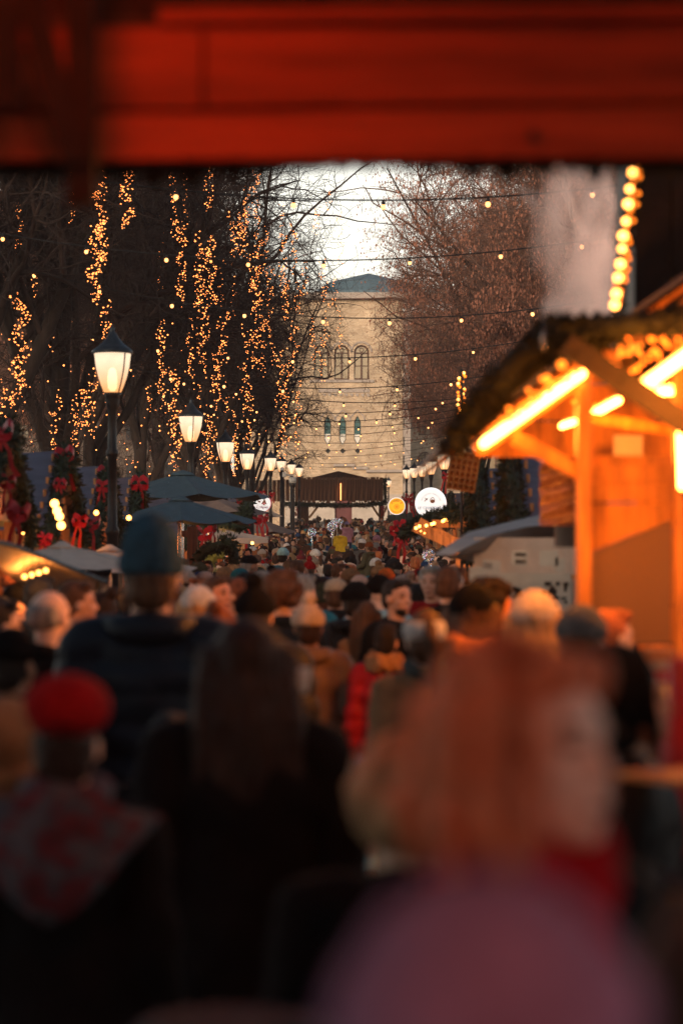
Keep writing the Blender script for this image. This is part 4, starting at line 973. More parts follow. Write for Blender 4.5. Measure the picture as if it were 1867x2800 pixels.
def legs(g_, pose, k=1.0, sk=0):
    for s in (-1, 1):
        if pose == 'sit':
            g_.cap((s*.09, 0, .93), (s*.15, .38, .98), .085*k, .062*k, 12); g_.cap((s*.15, .38, .98), (s*.16, .36, .58), .06*k, .045*k, 12)
            if not sk: g_.cap((s*.16, .34, .56), (s*.16, .5, .54), .04, .035, 10)
        else:
            g_.cap((s*.095, 0, .93), (s*.105, .01, .5), .09*k, .062*k, 12); g_.cap((s*.105, .01, .5), (s*.11, -.02, .1), .058*k, .042*k, 12)
            if not sk: g_.cap((s*.11, -.04, .05), (s*.12, .13, .045), .045, .038, 10)
def body_mesh(pose):
    g_ = G(); head(g_)
    g_.ell((0, 0, 1.3), (.165, .105, .2), 18); g_.ell((0, 0, 1.08), (.14, .1, .16), 16); g_.ell((0, -.005, .93), (.165, .115, .13), 16)
    g_.cap((-.16, 0, 1.43), (.16, 0, 1.43), .06, .06, 12); legs(g_, pose)
    for s, (el_, wr, hd) in zip((-1, 1), POSE[pose]):
        g_.cap((s*.19, 0, 1.42), el_, .052, .038, 10); g_.cap(el_, wr, .038, .025, 10); hand(g_, wr, hd, s)
    me = remesh(g_, .0066, 4, 'body')
    for k in ('skin', 'eye', 'brow', 'lip'): me.materials.append(M[k])
    c = np.empty(len(me.polygons)*3); me.polygons.foreach_get('center', c); c = c.reshape(-1, 3); mi = np.zeros(len(c), np.int32); ax = np.abs(c[:, 0])
    mi[(((ax-.031)/.013)**2+((c[:, 2]-1.648)/.006)**2 < 1) & (c[:, 1] > .06)] = 1
    mi[(ax > .014) & (ax < .047) & (np.abs(c[:, 2]-1.671-(ax-.03)*-.1) < .004) & (c[:, 1] > .05)] = 2
    mi[(ax < .021) & (np.abs(c[:, 2]-1.573) < .0065) & (c[:, 1] > .085)] = 3
    me.polygons.foreach_set('material_index', mi); return me
def coat_mesh(pose, kind):
    g_ = G(); th = {'wool': .028, 'puffer': .05, 'long': .03, 'anorak': .036}[kind]; hem = {'wool': .78, 'puffer': .82, 'long': .5, 'anorak': .74}[kind]
    if pose == 'sit': hem = max(hem, .86)
    g_.ell((0, -.005, 1.3), (.165+th, .115+th, .2), 20); g_.cap((-.155, -.005, 1.42), (.155, -.005, 1.42), .062+th*.8, .062+th*.8, 14)
    prof = [(.15+th, 1.35), (.155+th, 1.15), (.165+th, 1.0), (.17+th*1.4, hem+.02), (.165+th*1.2, hem)]
    if kind == 'long': prof = [(.15+th, 1.35), (.15+th, 1.12), (.175+th, .95), (.21+th, hem+.03), (.205+th, hem)]
    g_.lathe(prof[::-1], 24, (0, -.005, 0), sy=.74)
    for s, (el_, wr, hd) in zip((-1, 1), POSE[pose]):
        el_ = np.array(el_); wr = np.array(wr); k = th*.9
        g_.cap((s*.19, -.005, 1.41), el_+np.array((s*.005, -.005, 0)), .056+k, .044+k, 12); g_.cap(el_+np.array((s*.005, -.005, 0)), wr+(wr-el_)*.02, .044+k, .034+k*.75, 12)
    g_.tube([(.07*math.cos(a), -.012+.075*math.sin(a), 1.475+.02*math.sin(-a)) for a in np.linspace(0, 2*np.pi, 17)], .03 if kind != 'puffer' else .04, 8, cap=False)
    me = remesh(g_, .016, 3, {'wool': 'coat', 'puffer': 'puffer_jacket', 'long': 'long_coat', 'anorak': 'anorak'}[kind])
    v = get_v(me); n = get_n(me)
    rg = np.random.default_rng(5)
    fold = .006*np.sin(v[:, 0]*23+v[:, 2]*9)*np.sin(v[:, 2]*31+v[:, 1]*17)
    if kind == 'puffer': fold = fold+.016*np.sqrt(np.abs(np.sin(v[:, 2]*np.pi/.105)))-.01
    nn = n.copy(); nn[:, 2] *= .3; set_v(me, v+nn*fold[:, None])
    me.materials.append(M['nylon' if kind in ('puffer', 'anorak') else 'fabric']); return me
def trousers_mesh(pose):
    g_ = G(); g_.ell((0, -.003, .93), (.178, .128, .14), 16); legs(g_, pose, 1.22, 1); me = remesh(g_, .016, 3, 'trousers'); me.materials.append(M['fabric']); return me
def shoes_mesh():
    g_ = G()
    for s in (-1, 1): g_.cap((s*.11, -.05, .05), (s*.122, .15, .045), .055, .048, 10); g_.cap((s*.11, -.04, .05), (s*.11, -.03, .2), .055, .058, 10); g_.box((s*.117, .05, .012), (.1, .3, .024))
    me = remesh(g_, .015, 2, 'shoes'); me.materials.append(M['nylon']); return me
BODY = {k: body_mesh(k) for k in ('down', 'front', 'phone', 'sit')}
COAT = {(p_, k): coat_mesh(p_, k) for p_ in ('down', 'front') for k in ('wool', 'puffer', 'long', 'anorak')}
COAT[('phone', 'anorak')] = coat_mesh('phone', 'anorak'); COAT[('sit', 'anorak')] = coat_mesh('sit', 'anorak')
TRO = {'down': trousers_mesh('down'), 'sit': trousers_mesh('sit')}; SHOE = shoes_mesh()

def noisy(me, amp, fr, seed=0):
    v = get_v(me); n = get_n(me)
    h = np.sin(v[:, 0]*fr+seed)*np.sin(v[:, 1]*fr*1.1+2)*np.sin(v[:, 2]*fr*.6+1)+.5*np.sin(v[:, 0]*fr*2.3+v[:, 1]*fr*1.7+seed*3)*np.sin(v[:, 2]*fr*1.2+v[:, 1]*fr*2)
    set_v(me, v+n*(amp*h)[:, None])
    return me
def hair_mesh(kind):
    g_ = G(); c0 = (0, -.026, 1.668)
    if kind == 'short': g_.ell(c0, (.086, .1, .098), 20); g_.ell((0, -.06, 1.62), (.078, .06, .07), 14); g_.cap((-.045, .045, 1.735), (.045, .045, 1.735), .03, .025, 10)
    if kind == 'balding': g_.ell((0, -.05, 1.63), (.087, .075, .055), 16); g_.ell((0, -.055, 1.66), (.084, .07, .05), 16)
    if kind in ('long', 'ponytail', 'bun'):
        g_.ell(c0, (.089, .104, .102), 20); g_.ell((0, -.05, 1.62), (.088, .075, .09), 14)
    if kind == 'long':
        for x in np.linspace(-.085, .085, 7): 
            y = -.09+.5*abs(x); g_.cap((x, y+.02, 1.66), (x*1.25, y-.03, 1.5), .045, .04, 10); g_.cap((x*1.25, y-.03, 1.5), (x*1.35, y-.045, 1.3-.03*abs(math.sin(x*60))), .04, .022, 10)
        for s in (-1, 1): g_.cap((s*.078, .02, 1.68), (s*.1, .03, 1.5), .022, .026, 8); g_.cap((s*.1, .03, 1.5), (s*.11, .06, 1.36), .026, .015, 8)
    if kind == 'ponytail': g_.cap((0, -.12, 1.7), (0, -.16, 1.64), .03, .035, 10); g_.cap((0, -.16, 1.64), (.01, -.15, 1.42), .035, .015, 10)
    if kind == 'bun': g_.ell((0, -.1, 1.76), (.045, .045, .04), 12)
    if kind == 'curly':
        rg = np.random.default_rng(8)
        for k in range(90):
            d_ = nrm(rg.normal(size=3)); 
            if d_[1] > .45 and d_[2] < .5: continue
            g_.ell(np.array((0, -.03, 1.67))+d_*np.array((.11, .105, .1)), rg.uniform(.028, .045), 7)
        g_.ell((0, -.03, 1.67), (.105, .1, .1), 14)
    me = remesh(g_, .011, 2, {'short': 'short_hair', 'balding': 'thin_hair', 'long': 'long_hair', 'ponytail': 'ponytail', 'bun': 'hair_bun', 'curly': 'curly_hair'}[kind])
    noisy(me, .004 if kind != 'curly' else .006, 70, 3); me.materials.append(M['hair']); return me
HAIR = {k: hair_mesh(k) for k in ('short', 'balding', 'long', 'ponytail', 'bun', 'curly')}
def hat_mesh(kind):
    g_ = G(); mt = M['knit']; nm = kind
    if kind in ('beanie', 'pompom', 'tall'):
        h = .0 if kind != 'tall' else .05
        g_.ell((0, -.018, 1.695+h*.5), (.093, .11, .092+h), 20); g_.lathe([(.092, 1.655), (.1, 1.66), (.103, 1.685), (.101, 1.712), (.094, 1.722)], 28, (0, -.014, 0), sy=1.14)
        if kind == 'pompom':
            rg = np.random.default_rng(4)
            for k in range(40): g_.ell(np.array((0, -.03, 1.815))+nrm(rg.normal(size=3))*.032, .018, 6)
            g_.ell((0, -.03, 1.815), .034, 10)
        nm = 'beanie' if kind != 'pompom' else 'pompom_beanie'
    if kind == 'cap':
        g_.ell((0, -.012, 1.70), (.09, .108, .068), 20); g_.lathe([(.09, 1.665), (.093, 1.67), (.091, 1.70)], 24, (0, -.012, 0), sy=1.16)
        for x in (-.05, -.025, 0, .025, .05): g_.cap((x, .07, 1.69), (x*.8, .155-abs(x)*.6, 1.672), .009, .007, 8)
        mt = M['fabric']; nm = 'baseball_cap'
    if kind == 'beret': g_.ell((.008, -.028, 1.742), (.114, .125, .082), 20, rot=Matrix.Rotation(R(14), 3, 'X') @ Matrix.Rotation(R(8), 3, 'Y')); g_.ell((0, -.02, 1.705), (.094, .112, .05), 18); g_.ell((.015, -.05, 1.79), (.01, .01, .015), 8)
    if kind == 'hood':
        g_.tube([(.092*math.cos(a), .045-.02*math.sin(a), 1.655+.112*math.sin(a)) for a in np.linspace(0, 2*np.pi, 25)], .017, 8, cap=False)
        g_.ell((0, -.045, 1.665), (.118, .122, .13), 20); g_.cap((0, -.12, 1.70), (0, -.15, 1.66), .05, .03, 10); g_.ell((0, -.05, 1.55), (.12, .08, .06), 16); mt = M['fabric']; nm = 'hood'
    if kind == 'band':
        g_.lathe([(.088, 1.64), (.1, 1.645), (.106, 1.68), (.1, 1.715), (.09, 1.72)], 28, (0, -.012, 0), sy=1.14, cap=False); nm = 'headband'
        me = g_.mesh(nm, True); me.materials.append(mt); return me
    if kind == 'muffs':
        g_.tube([(.1*math.cos(a), -.005, 1.66+.11*math.sin(a)) for a in np.linspace(0, np.pi, 15)], .016, 8)
        for s in (-1, 1): g_.ell((s*.1, -.005, 1.635), (.03, .05, .05), 12)
        nm = 'earmuffs'
    me = remesh(g_, .011, 2, nm); 
    if kind in ('beanie', 'pompom', 'tall'):
        v = get_v(me); a = np.arctan2(v[:, 1], v[:, 0]); n = get_n(me); set_v(me, v+n*(.0025*np.sin(a*34))[:, None])
    me.materials.append(mt); return me
HAT = {k: hat_mesh(k) for k in ('beanie', 'pompom', 'tall', 'cap', 'beret', 'hood', 'band', 'muffs')}
def misc_mesh(kind):
    g_ = G(); m = M['knit']; nm = kind
    if kind == 'scarf':
        for dz, r_ in ((0, .032), (.035, .03), (.012, .034)): g_.tube([((.078+dz*.1)*math.cos(a), -.008+(.084)*math.sin(a), 1.485+dz+.018*math.sin(a*2+dz*60)) for a in np.linspace(0, 2*np.pi, 19)], r_, 8, cap=False)
        g_.cap((.03, .1, 1.46), (.05, .15, 1.25), .03, .03, 8)
    if kind == 'hood_down':
        g_.ell((0, -.1, 1.47), (.13, .075, .06), 16); g_.tube([(.115*math.cos(a), -.03+.1*math.sin(a), 1.485) for a in np.linspace(np.pi, 2*np.pi, 12)], .04, 8); m = M['nylon']; nm = 'hood'
    if kind == 'fur':
        rg = np.random.default_rng(2)
        for k in range(150): a = rg.random()*2*np.pi; g_.ell((.12*math.cos(a)+rg.normal()*.012, -.04+.11*math.sin(a)+rg.normal()*.012, 1.5+rg.normal()*.022-.02*math.sin(a)), rg.uniform(.02, .034), 6)
        m = M['hair']; nm = 'fur_collar'
    if kind == 'backpack':
        g_.ell((0, -.235, 1.2), (.15, .1, .23), 16); g_.ell((0, -.31, 1.12), (.11, .05, .12), 12); nm = 'backpack'; m = M['nylon']
        for s in (-1, 1): g_.tube([(s*.12, -.2, 1.38), (s*.14, -.05, 1.52), (s*.13, .12, 1.42), (s*.15, .15, 1.2), (s*.17, -.1, 1.02)], .014, 6)
    if kind == 'beard': g_.ell((0, .045, 1.556), (.055, .05, .038), 14); nm = 'beard'; m = M['hair']
    me = remesh(g_, .013, 2, nm); me.materials.append(m)
    if kind == 'fur': noisy(me, .008, 120, 1)
    return me
MISC = {k: misc_mesh(k) for k in ('scarf', 'hood_down', 'fur', 'backpack', 'beard')}
gph = G(); gph.box((0, 0, 0), (.075, .009, .15)); PHONE = gph.mesh('phone'); PHONE.materials.append(M['black'])

CC = {'black': (.006, .006, .0075), 'charcoal': (.025, .026, .03), 'navy': (.008, .015, .026), 'dark brown': (.06, .032, .02), 'camel': (.35, .2, .1), 'olive': (.085, .08, .045), 'grey': (.17, .165, .16), 'beige': (.45, .34, .24),
      'cream': (.62, .5, .4), 'burgundy': (.12, .012, .022), 'red': (.38, .008, .011), 'teal': (.02, .2, .26), 'blue': (.02, .06, .16), 'dark green': (.02, .05, .035), 'mustard': (.55, .3, .02), 'pink': (.5, .24, .3), 'white': (.7, .66, .62),
      'yellow': (.6, .42, .02), 'orange': (.7, .16, .03), 'rust': (.3, .08, .03), 'lilac': (.28, .24, .42), 'light blue': (.28, .48, .55), 'brown': (.2, .125, .09), 'green': (.12, .35, .06), 'slate blue': (.045, .1, .14), 'mauve': (.40, .21, .36), 'grey green': (.15, .15, .12)}
HC = {'black': (.012, .009, .008), 'dark brown': (.02, .010, .007), 'brown': (.075, .035, .018), 'auburn': (.16, .05, .022), 'blond': (.38, .22, .1), 'grey': (.24, .22, .2), 'white': (.5, .47, .43), 'ginger': (.33, .1, .035)}
SKIN = [(.62, .36, .26), (.55, .31, .22), (.66, .42, .32), (.45, .25, .17), (.3, .16, .1)]
CNAME = {'wool': 'coat', 'puffer': 'puffer jacket', 'long': 'long coat', 'anorak': 'hooded jacket'}
for k_ in CC: CC[k_] = tuple(c_*(.72 if max(CC[k_]) < .4 else .85) for c_ in CC[k_])
used = {}
PEOPLE = []
def person(x, d, ztop, look=180, coat=('wool', 'black'), hat=None, hair=('short', 'brown'), pose='down', extra=(), legs_='charcoal', lb=None, zg=None, skin=None, tilt=0, scale=None, where='', width=1.0):
    """look: heading in degrees, 0 = away from the viewer, 180 = towards the viewer, 90 = to the right"""
    zg = gz(d) if zg is None else zg
    hh = 1.76 if not hat else {'tall': 1.83, 'pompom': 1.85, 'beret': 1.80, 'hood': 1.8}.get(hat[0], 1.79)
    s = scale or (ztop-zg)/hh
    o = empty('person', (x, d, zg), -R(look))
    o.scale = (s*width, s*width, s)
    sk = skin or random.choice(SKIN[:3]*3+SKIN[3:])
    b = inst('body', BODY[pose], o, color=sk)
    inst('trousers', TRO['sit' if pose == 'sit' else 'down'], o, color=CC[legs_])
    if pose != 'sit': inst('shoes', SHOE, o, color=random.choice([CC['black'], CC['dark brown'], CC['grey']]))
    ck = (pose, coat[0]) if (pose, coat[0]) in COAT else (pose, 'anorak')
    c = inst(COAT[ck].name.split('.')[0], COAT[ck], o, color=CC[coat[1]])
    if coat[0] == 'anorak' and 'fur' not in extra and 'scarf' not in extra and not (hat and hat[0] == 'hood'): inst('hood', MISC['hood_down'], c, color=CC[coat[1]])
    hd = []
    if hair and not (hat and hat[0] == 'hood'): hd.append(inst(HAIR[hair[0]].name.split('.')[0], HAIR[hair[0]], o, color=HC[hair[1]]))
    if hat: hd.append(inst(HAT[hat[0]].name.split('.')[0], HAT[hat[0]], o, color=CC[hat[1]]))
    for q in hd:
        if hat and q is hd[0] and hair and hair[0] in ('short', 'curly', 'bun'): q.scale = (.97, .97, .985)
    for e_ in extra:
        if e_ in ('scarf', 'fur', 'backpack', 'beard'):
            col = {'scarf': CC[random.choice(['grey', 'burgundy', 'beige', 'charcoal'])], 'fur': (.32, .17, .08), 'backpack': CC['black'], 'beard': HC[hair[1]] if hair else HC['brown']}[e_]
            inst(MISC[e_].name.split('.')[0], MISC[e_], o, color=col)
        elif isinstance(e_, tuple): inst(MISC[e_[0]].name.split('.')[0], MISC[e_[0]], o, color=e_[1])
    dirw = {0: 'seen from behind', 1: 'looking right', 2: 'facing the camera', 3: 'looking left'}[int(((look+45) % 360)//90)]
    if lb is None:
        hw = f"{hat[1]} {HAT[hat[0]].name.split('.')[0].replace('_', ' ')}" if hat else (f"{hair[1]} {HAIR[hair[0]].name.split('.')[0].replace('_', ' ')}" if hair else 'bald head')
        lb = f"person in {coat[1]} {CNAME[coat[0]]} and {hw}, {dirw}" if hat else f"person with {hw} in {coat[1]} {CNAME[coat[0]]}, {dirw}"
    tag(o, lb, 'person', 'people in the packed street crowd')
    PEOPLE.append((o, 933.5+x/d*F, HY-(ztop-CH)/d*F, d, where)); return o
def pp(px, py, d, **k): 
    p = P(px, py, d); return person(p.x, d, p.z, **k)

# --- people the photograph shows clearly
pp(415, 1428, 8.6, look=2, coat=('puffer', 'navy'), hat=('tall', 'slate blue'), hair=('short', 'brown'), extra=(('hood_down', (.006, .010, .016)),), lb='tall person in slate blue beanie and dark navy puffer jacket, standing at left centre', width=1.08)
pp(672, 1696, 6.0, look=-6, coat=('long', 'black'), hat=None, hair=('long', 'dark brown'), lb='person with long dark brown hair in a black coat, seen from behind in the centre', width=1.05)
pp(185, 1868, 5.3, look=8, coat=('wool', 'black'), hat=('beret', 'red'), hair=('short', 'dark brown'), lb='person in bright red beret with patterned shawl at lower left', extra=())
hero = pp(1448, 1762, 2.7, look=127, coat=('wool', 'black'), hat=None, hair=None, skin=(.8, .5, .4), lb='large blurred person with wavy ginger hair and red scarf, looking right', extra=(('scarf', (.42, .005, .012)),))
pp(842, 1620, 12.9, look=-8, coat=('anorak', 'brown'), hat=('pompom', 'cream'), hair=('short', 'dark brown'), pose='front', legs_='grey', lb='person in cream pompom beanie and brown jacket with bent arms, seen from behind')
pp(1158, 1652, 9.3, width=.86, look=-12, coat=('wool', 'camel'), hat=('band', 'white'), hair=('ponytail', 'brown'), extra=(('scarf', (.07, .085, .08)),), lb='person with thick whitish headband round brown hair and tan coat')
pp(1056, 1702, 12.6, width=.82, look=12, coat=('puffer', 'red'), hat=None, hair=('short', 'black'), extra=('fur',), pose='down', legs_='light blue', lb='person in red puffer jacket with brown fur collar and pale jeans')
pp(1088, 1584, 15.0, look=140, coat=('wool', 'black'), hair=('short', 'black'), extra=('beard',), lb='dark haired bearded person turning towards the camera right of centre')
pp(1175, 1548, 20, look=165, coat=('wool', 'charcoal'), hair=('short', 'grey'), lb='person with short grey hair facing the camera below the grey parasol tip')
pp(1295, 1590, 9.6, look=20, coat=('anorak', 'rust'), hat=('beanie', 'black'), hair=('long', 'brown'), extra=(('fur', (.5, .16, .04)),), lb='person in black beanie with an orange lit fur collar, right of centre')  # tan fur given an orange base colour to imitate the stall light
pp(1350, 1598, 11.5, look=80, coat=('wool', 'black'), hat=None, hair=('curly', 'black'), skin=(.6, .25, .15), lb='person with dark curly hair and orange lit face looking right')  # orange lamp light put into the skin colour
pp(1463, 1612, 9.4, look=15, coat=('wool', 'dark brown'), hat=('beanie', 'cream'), hair=('long', 'blond'), lb='person in pale cream beanie in front of the lit stall')
pp(1590, 1650, 8.8, look=20, coat=('wool', 'grey'), hat=('beanie', 'grey'), hair=('short', 'brown'), lb='person in grey beanie rimmed with orange light before the stall panel')
pp(1672, 1668, 9.4, look=60, coat=('wool', 'rust'), hat=None, hair=('short', 'ginger'), lb='person with short ginger hair close to the lit stall panel')
pp(1722, 1748, 5.6, look=95, coat=('anorak', 'black'), hat=('hood', 'black'), hair=None, pose='front', lb='person in black hooded jacket bending to the stall counter at right')
pp(545, 1598, 13, look=15, coat=('anorak', 'white'), hat=('beanie', 'white'), hair=('long', 'blond'), lb='person in fluffy white hat and white jacket left of centre')
pp(597, 1576, 15.5, look=130, coat=('wool', 'brown'), hair=('short', 'brown'), skin=(.7, .28, .15), lb='short haired person with orange lit face looking right, beside the white hat')  # skin tinted orange in place of lamp light on the face
pp(642, 1582, 16.5, look=-80, coat=('wool', 'beige'), hair=('ponytail', 'auburn'), skin=(.7, .32, .18), lb='person with tied auburn hair looking left behind the white hat')  # skin colour carries the orange lamp light too
pp(697, 1570, 11.2, look=5, coat=('puffer', 'charcoal'), hat=('pompom', 'black'), hair=('short', 'black'), lb='person in black pompom beanie and charcoal puffer jacket seen from behind')
pp(772, 1572, 14, look=0, coat=('wool', 'navy'), hair=('curly', 'brown'), lb='person with big brown curly hair seen from behind')
pp(832, 1570, 17, look=30, coat=('anorak', 'teal'), hair=('short', 'grey'), lb='grey haired person with a bright teal hood behind the pompom beanie')
pp(918, 1572, 18, look=5, coat=('anorak', 'black'), hat=('cap', 'beige'), hair=('short', 'brown'), lb='person in beige baseball cap seen from behind, left of the black beanie')
pp(972, 1590, 16.2, look=5, coat=('anorak', 'black'), hat=('beanie', 'black'), hair=('short', 'black'), lb='broad person in black beanie and black jacket in the middle of the street', width=1.1)
pp(1035, 1568, 17, look=-10, coat=('anorak', 'light blue'), hat=('beanie', 'black'), hair=None, lb='person in black beanie with pale blue denim hood')
pp(1232, 1548, 15.5, look=40, coat=('wool', 'black'), hair=('short', 'brown'), lb='short brown haired person right of the grey haired person, seen from behind')
pp(1005, 1645, 15.2, width=.85, look=10, coat=('wool', 'camel'), hair=('long', 'brown'), lb='long brown haired person in camel coat left of the red puffer')
pp(47, 1592, 15.5, look=165, coat=('wool', 'grey'), hat=('beanie', 'black'), hair=('short', 'black'), lb='person in black beanie facing the camera at the far left')
pp(112, 1578, 14, look=20, coat=('wool', 'navy'), hair=('short', 'black'), lb='dark haired person right of the black beanie at the far left')
pp(140, 1612, 10.2, look=35, coat=('wool', 'black'), hair=('balding', 'grey'), lb='balding grey haired person in black coat at left')
pp(215, 1590, 12.5, look=75, coat=('wool', 'blue'), hair=('short', 'brown'), lb='brown haired person in blue coat looking right at left')
pp(262, 1620, 13, look=-70, coat=('wool', 'burgundy'), hair=('bun', 'dark brown'), lb='person with dark hair bun in burgundy coat, left of the tall person')
pp(40, 1712, 8.4, look=30, coat=('puffer', 'black'), hat=('beanie', 'black'), hair=('short', 'black'), lb='dark clothed person in black beanie at the left edge')
pp(2, 1640, 10, look=60, coat=('wool', 'burgundy'), hair=('short', 'black'), lb='dark haired person cut off by the left edge')
pp(600, 1660, 10.6, look=10, coat=('wool', 'dark brown'), hair=('bun', 'auburn'), lb='auburn haired person between the tall person and the long haired person')
pp(30, 1895, 6.2, look=20, coat=('wool', 'brown'), hat=('hood', 'camel'), hair=None, lb='person with a tan hood behind the red beret')
pp(1340, 2360, 1.42, look=10, coat=('wool', 'mauve'), hat=('beanie', 'mauve'), hair=('short', 'brown'), lb='very near blurred mauve knitted hat at the bottom right', width=1.0)
pp(1985, 2480, 1.75, look=20, coat=('wool', 'red'), hat=None, hair=('short', 'dark brown'), lb='near person in a red coat cut off by the lower right corner')
pp(1110, 2190, 4.1, look=5, coat=('wool', 'black'), hat=None, hair=None, extra=(), lb='blurred person with a tan fur hood left of the ginger haired person', scale=.84)
pp(470, 1950, 6.9, look=15, coat=('long', 'black'), hair=('short', 'black'), lb='dark person half hidden between red beret and long hair')
# children carried on shoulders, toddlers
for px, py, d, ct, ht, lb in ((930, 1447, 60, ('anorak', 'yellow'), None, 'child in bright yellow jacket carried above the crowd'), (948, 1426, 66, ('anorak', 'pink'), ('beanie', 'lilac'), 'child in pink jacket and lilac hat carried above the crowd'),
                              (1008, 1482, 40, ('anorak', 'olive'), ('beanie', 'rust'), 'toddler in olive padded suit and rust beanie carried above the crowd')):
    p = P(px, py, d); s = .62; pp(px, py, d, look=0 if px < 1000 else -60, coat=ct, hat=ht, hair=('short', 'brown'), pose='sit', scale=s, zg=p.z-1.78*s, legs_='blue' if px < 1000 else 'olive', lb=lb)
pp(1078, 1530, 34, look=25, coat=('puffer', 'blue'), hat=('beanie', 'charcoal'), hair=('short', 'grey'), lb='large person in blue quilted jacket and charcoal beanie behind the balloon', width=1.25)
pp(846, 1522, 38, look=0, coat=('anorak', 'teal'), hat=('pompom', 'red'), hair=('short', 'brown'), lb='person in red and white pompom beanie with teal hood')
pp(862, 1500, 48, look=175, coat=('wool', 'cream'), hat=('beanie', 'white'), hair=('long', 'brown'), lb='person in white beanie facing the camera in the mid crowd')
pp(1055, 1552, 27, look=0, coat=('wool', 'rust'), hat=('beanie', 'orange'), hair=('short', 'brown'), lb='person in bright orange beanie seen from behind')
pp(962, 1552, 27, look=70, coat=('wool', 'brown'), hat=('beanie', 'camel'), hair=('short', 'brown'), lb='person in camel coloured beanie looking right')
pp(990, 1470, 62, look=20, coat=('wool', 'grey'), hat=('cap', 'white'), hair=('short', 'brown'), lb='person in white cap in the far crowd')
pp(1030, 1462, 68, look=0, coat=('wool', 'black'), hat=('beanie', 'pink'), hair=None, lb='person in pink beanie in the far crowd below the gate')
pp(1150, 1553, 26, look=150, coat=('wool', 'black'), hat=('beanie', 'red'), hair=('long', 'dark brown'), lb='person in red beanie below the clear balloon')
pp(660, 1552, 27, look=60, coat=('wool', 'navy'), hat=('beanie', 'teal'), hair=('short', 'brown'), lb='person in teal beanie in the left of the crowd')
pp(545, 1562, 25, look=0, coat=('wool', 'blue'), hat=('beanie', 'blue'), hair=('short', 'brown'), lb='person in blue beanie left of the orange lit faces')
pp(510, 1556, 23, look=10, coat=('wool', 'camel'), hat=('beanie', 'cream'), hair=('short', 'brown'), lb='person in cream beanie just right of the tall person')
pp(683, 1512, 30, look=60, coat=('wool', 'black'), hat=('cap', 'black'), hair=('short', 'grey'), lb='person in flat black cap below the white globe post')
pp(775, 1496, 45, look=20, coat=('wool', 'white'), hat=('beanie', 'light blue'), hair=('short', 'black'), lb='person in light blue beanie in the crowd below the crepes sign')
pp(1400, 1545, 22, look=20, coat=('anorak', 'olive'), hat=('beanie', 'olive'), pose='phone', hair=('short', 'brown'), lb='person in olive beanie with a raised arm near the right stalls')

# --- the rest of the crowd, packed but apart
RNG = random.Random(12)
spots = [(o.location.x, o.location.y) for o, *_ in PEOPLE]
N_IND = 296
ccol = ['black']*7+['charcoal']*4+['navy']*4+['dark brown']*3+['grey', 'olive', 'beige', 'camel', 'brown', 'burgundy', 'dark green', 'blue', 'rust', 'cream', 'red', 'teal', 'white']
hcol = ['black', 'black', 'dark brown', 'dark brown', 'brown', 'brown', 'brown', 'auburn', 'blond', 'blond', 'grey', 'ginger']
tcol = ['black', 'black', 'charcoal', 'grey', 'cream', 'beige', 'navy', 'burgundy', 'camel', 'olive', 'white', 'rust', 'teal', 'red', 'brown', 'blue']
d = 9.5; stuff_spots = []
def where(px, d_):
    if d_ < 18: return 'near the %s' % ('left edge' if px < 300 else 'tall person' if px < 640 else 'cream pompom beanie' if px < 1000 else 'grey parasol')
    if px < 560: return 'under the slate blue parasols'
    if px < 690: return 'by the third left lantern'
    if px < 790: return 'under the crepes sign'
    if px < 880: return 'before the left gate post'
    if px < 960: return 'under the middle of the plank gate'
    if px < 1050: return 'before the right gate post'
    if px < 1140: return 'under the yellow round sign'
    if px < 1260: return 'under the large white sign'
    return 'by the right stalls'
cands = []
y = 9.6
while y < 131:
    wL = -2.55 if y < 60 else -2.6; wR = 2.5 if y < 60 else 2.7
    if y < 17: wL, wR = max(wL, -.150*y), min(wR, .085*y)
    nrow = int((wR-wL)/(.64 if y < 45 else .7))
    for k in range(nrow):
        cands.append((wL+(k+.5+RNG.uniform(-.32, .32))*(wR-wL)/nrow, y+RNG.uniform(-.28, .28)))
    y += .78 if y < 45 else .95
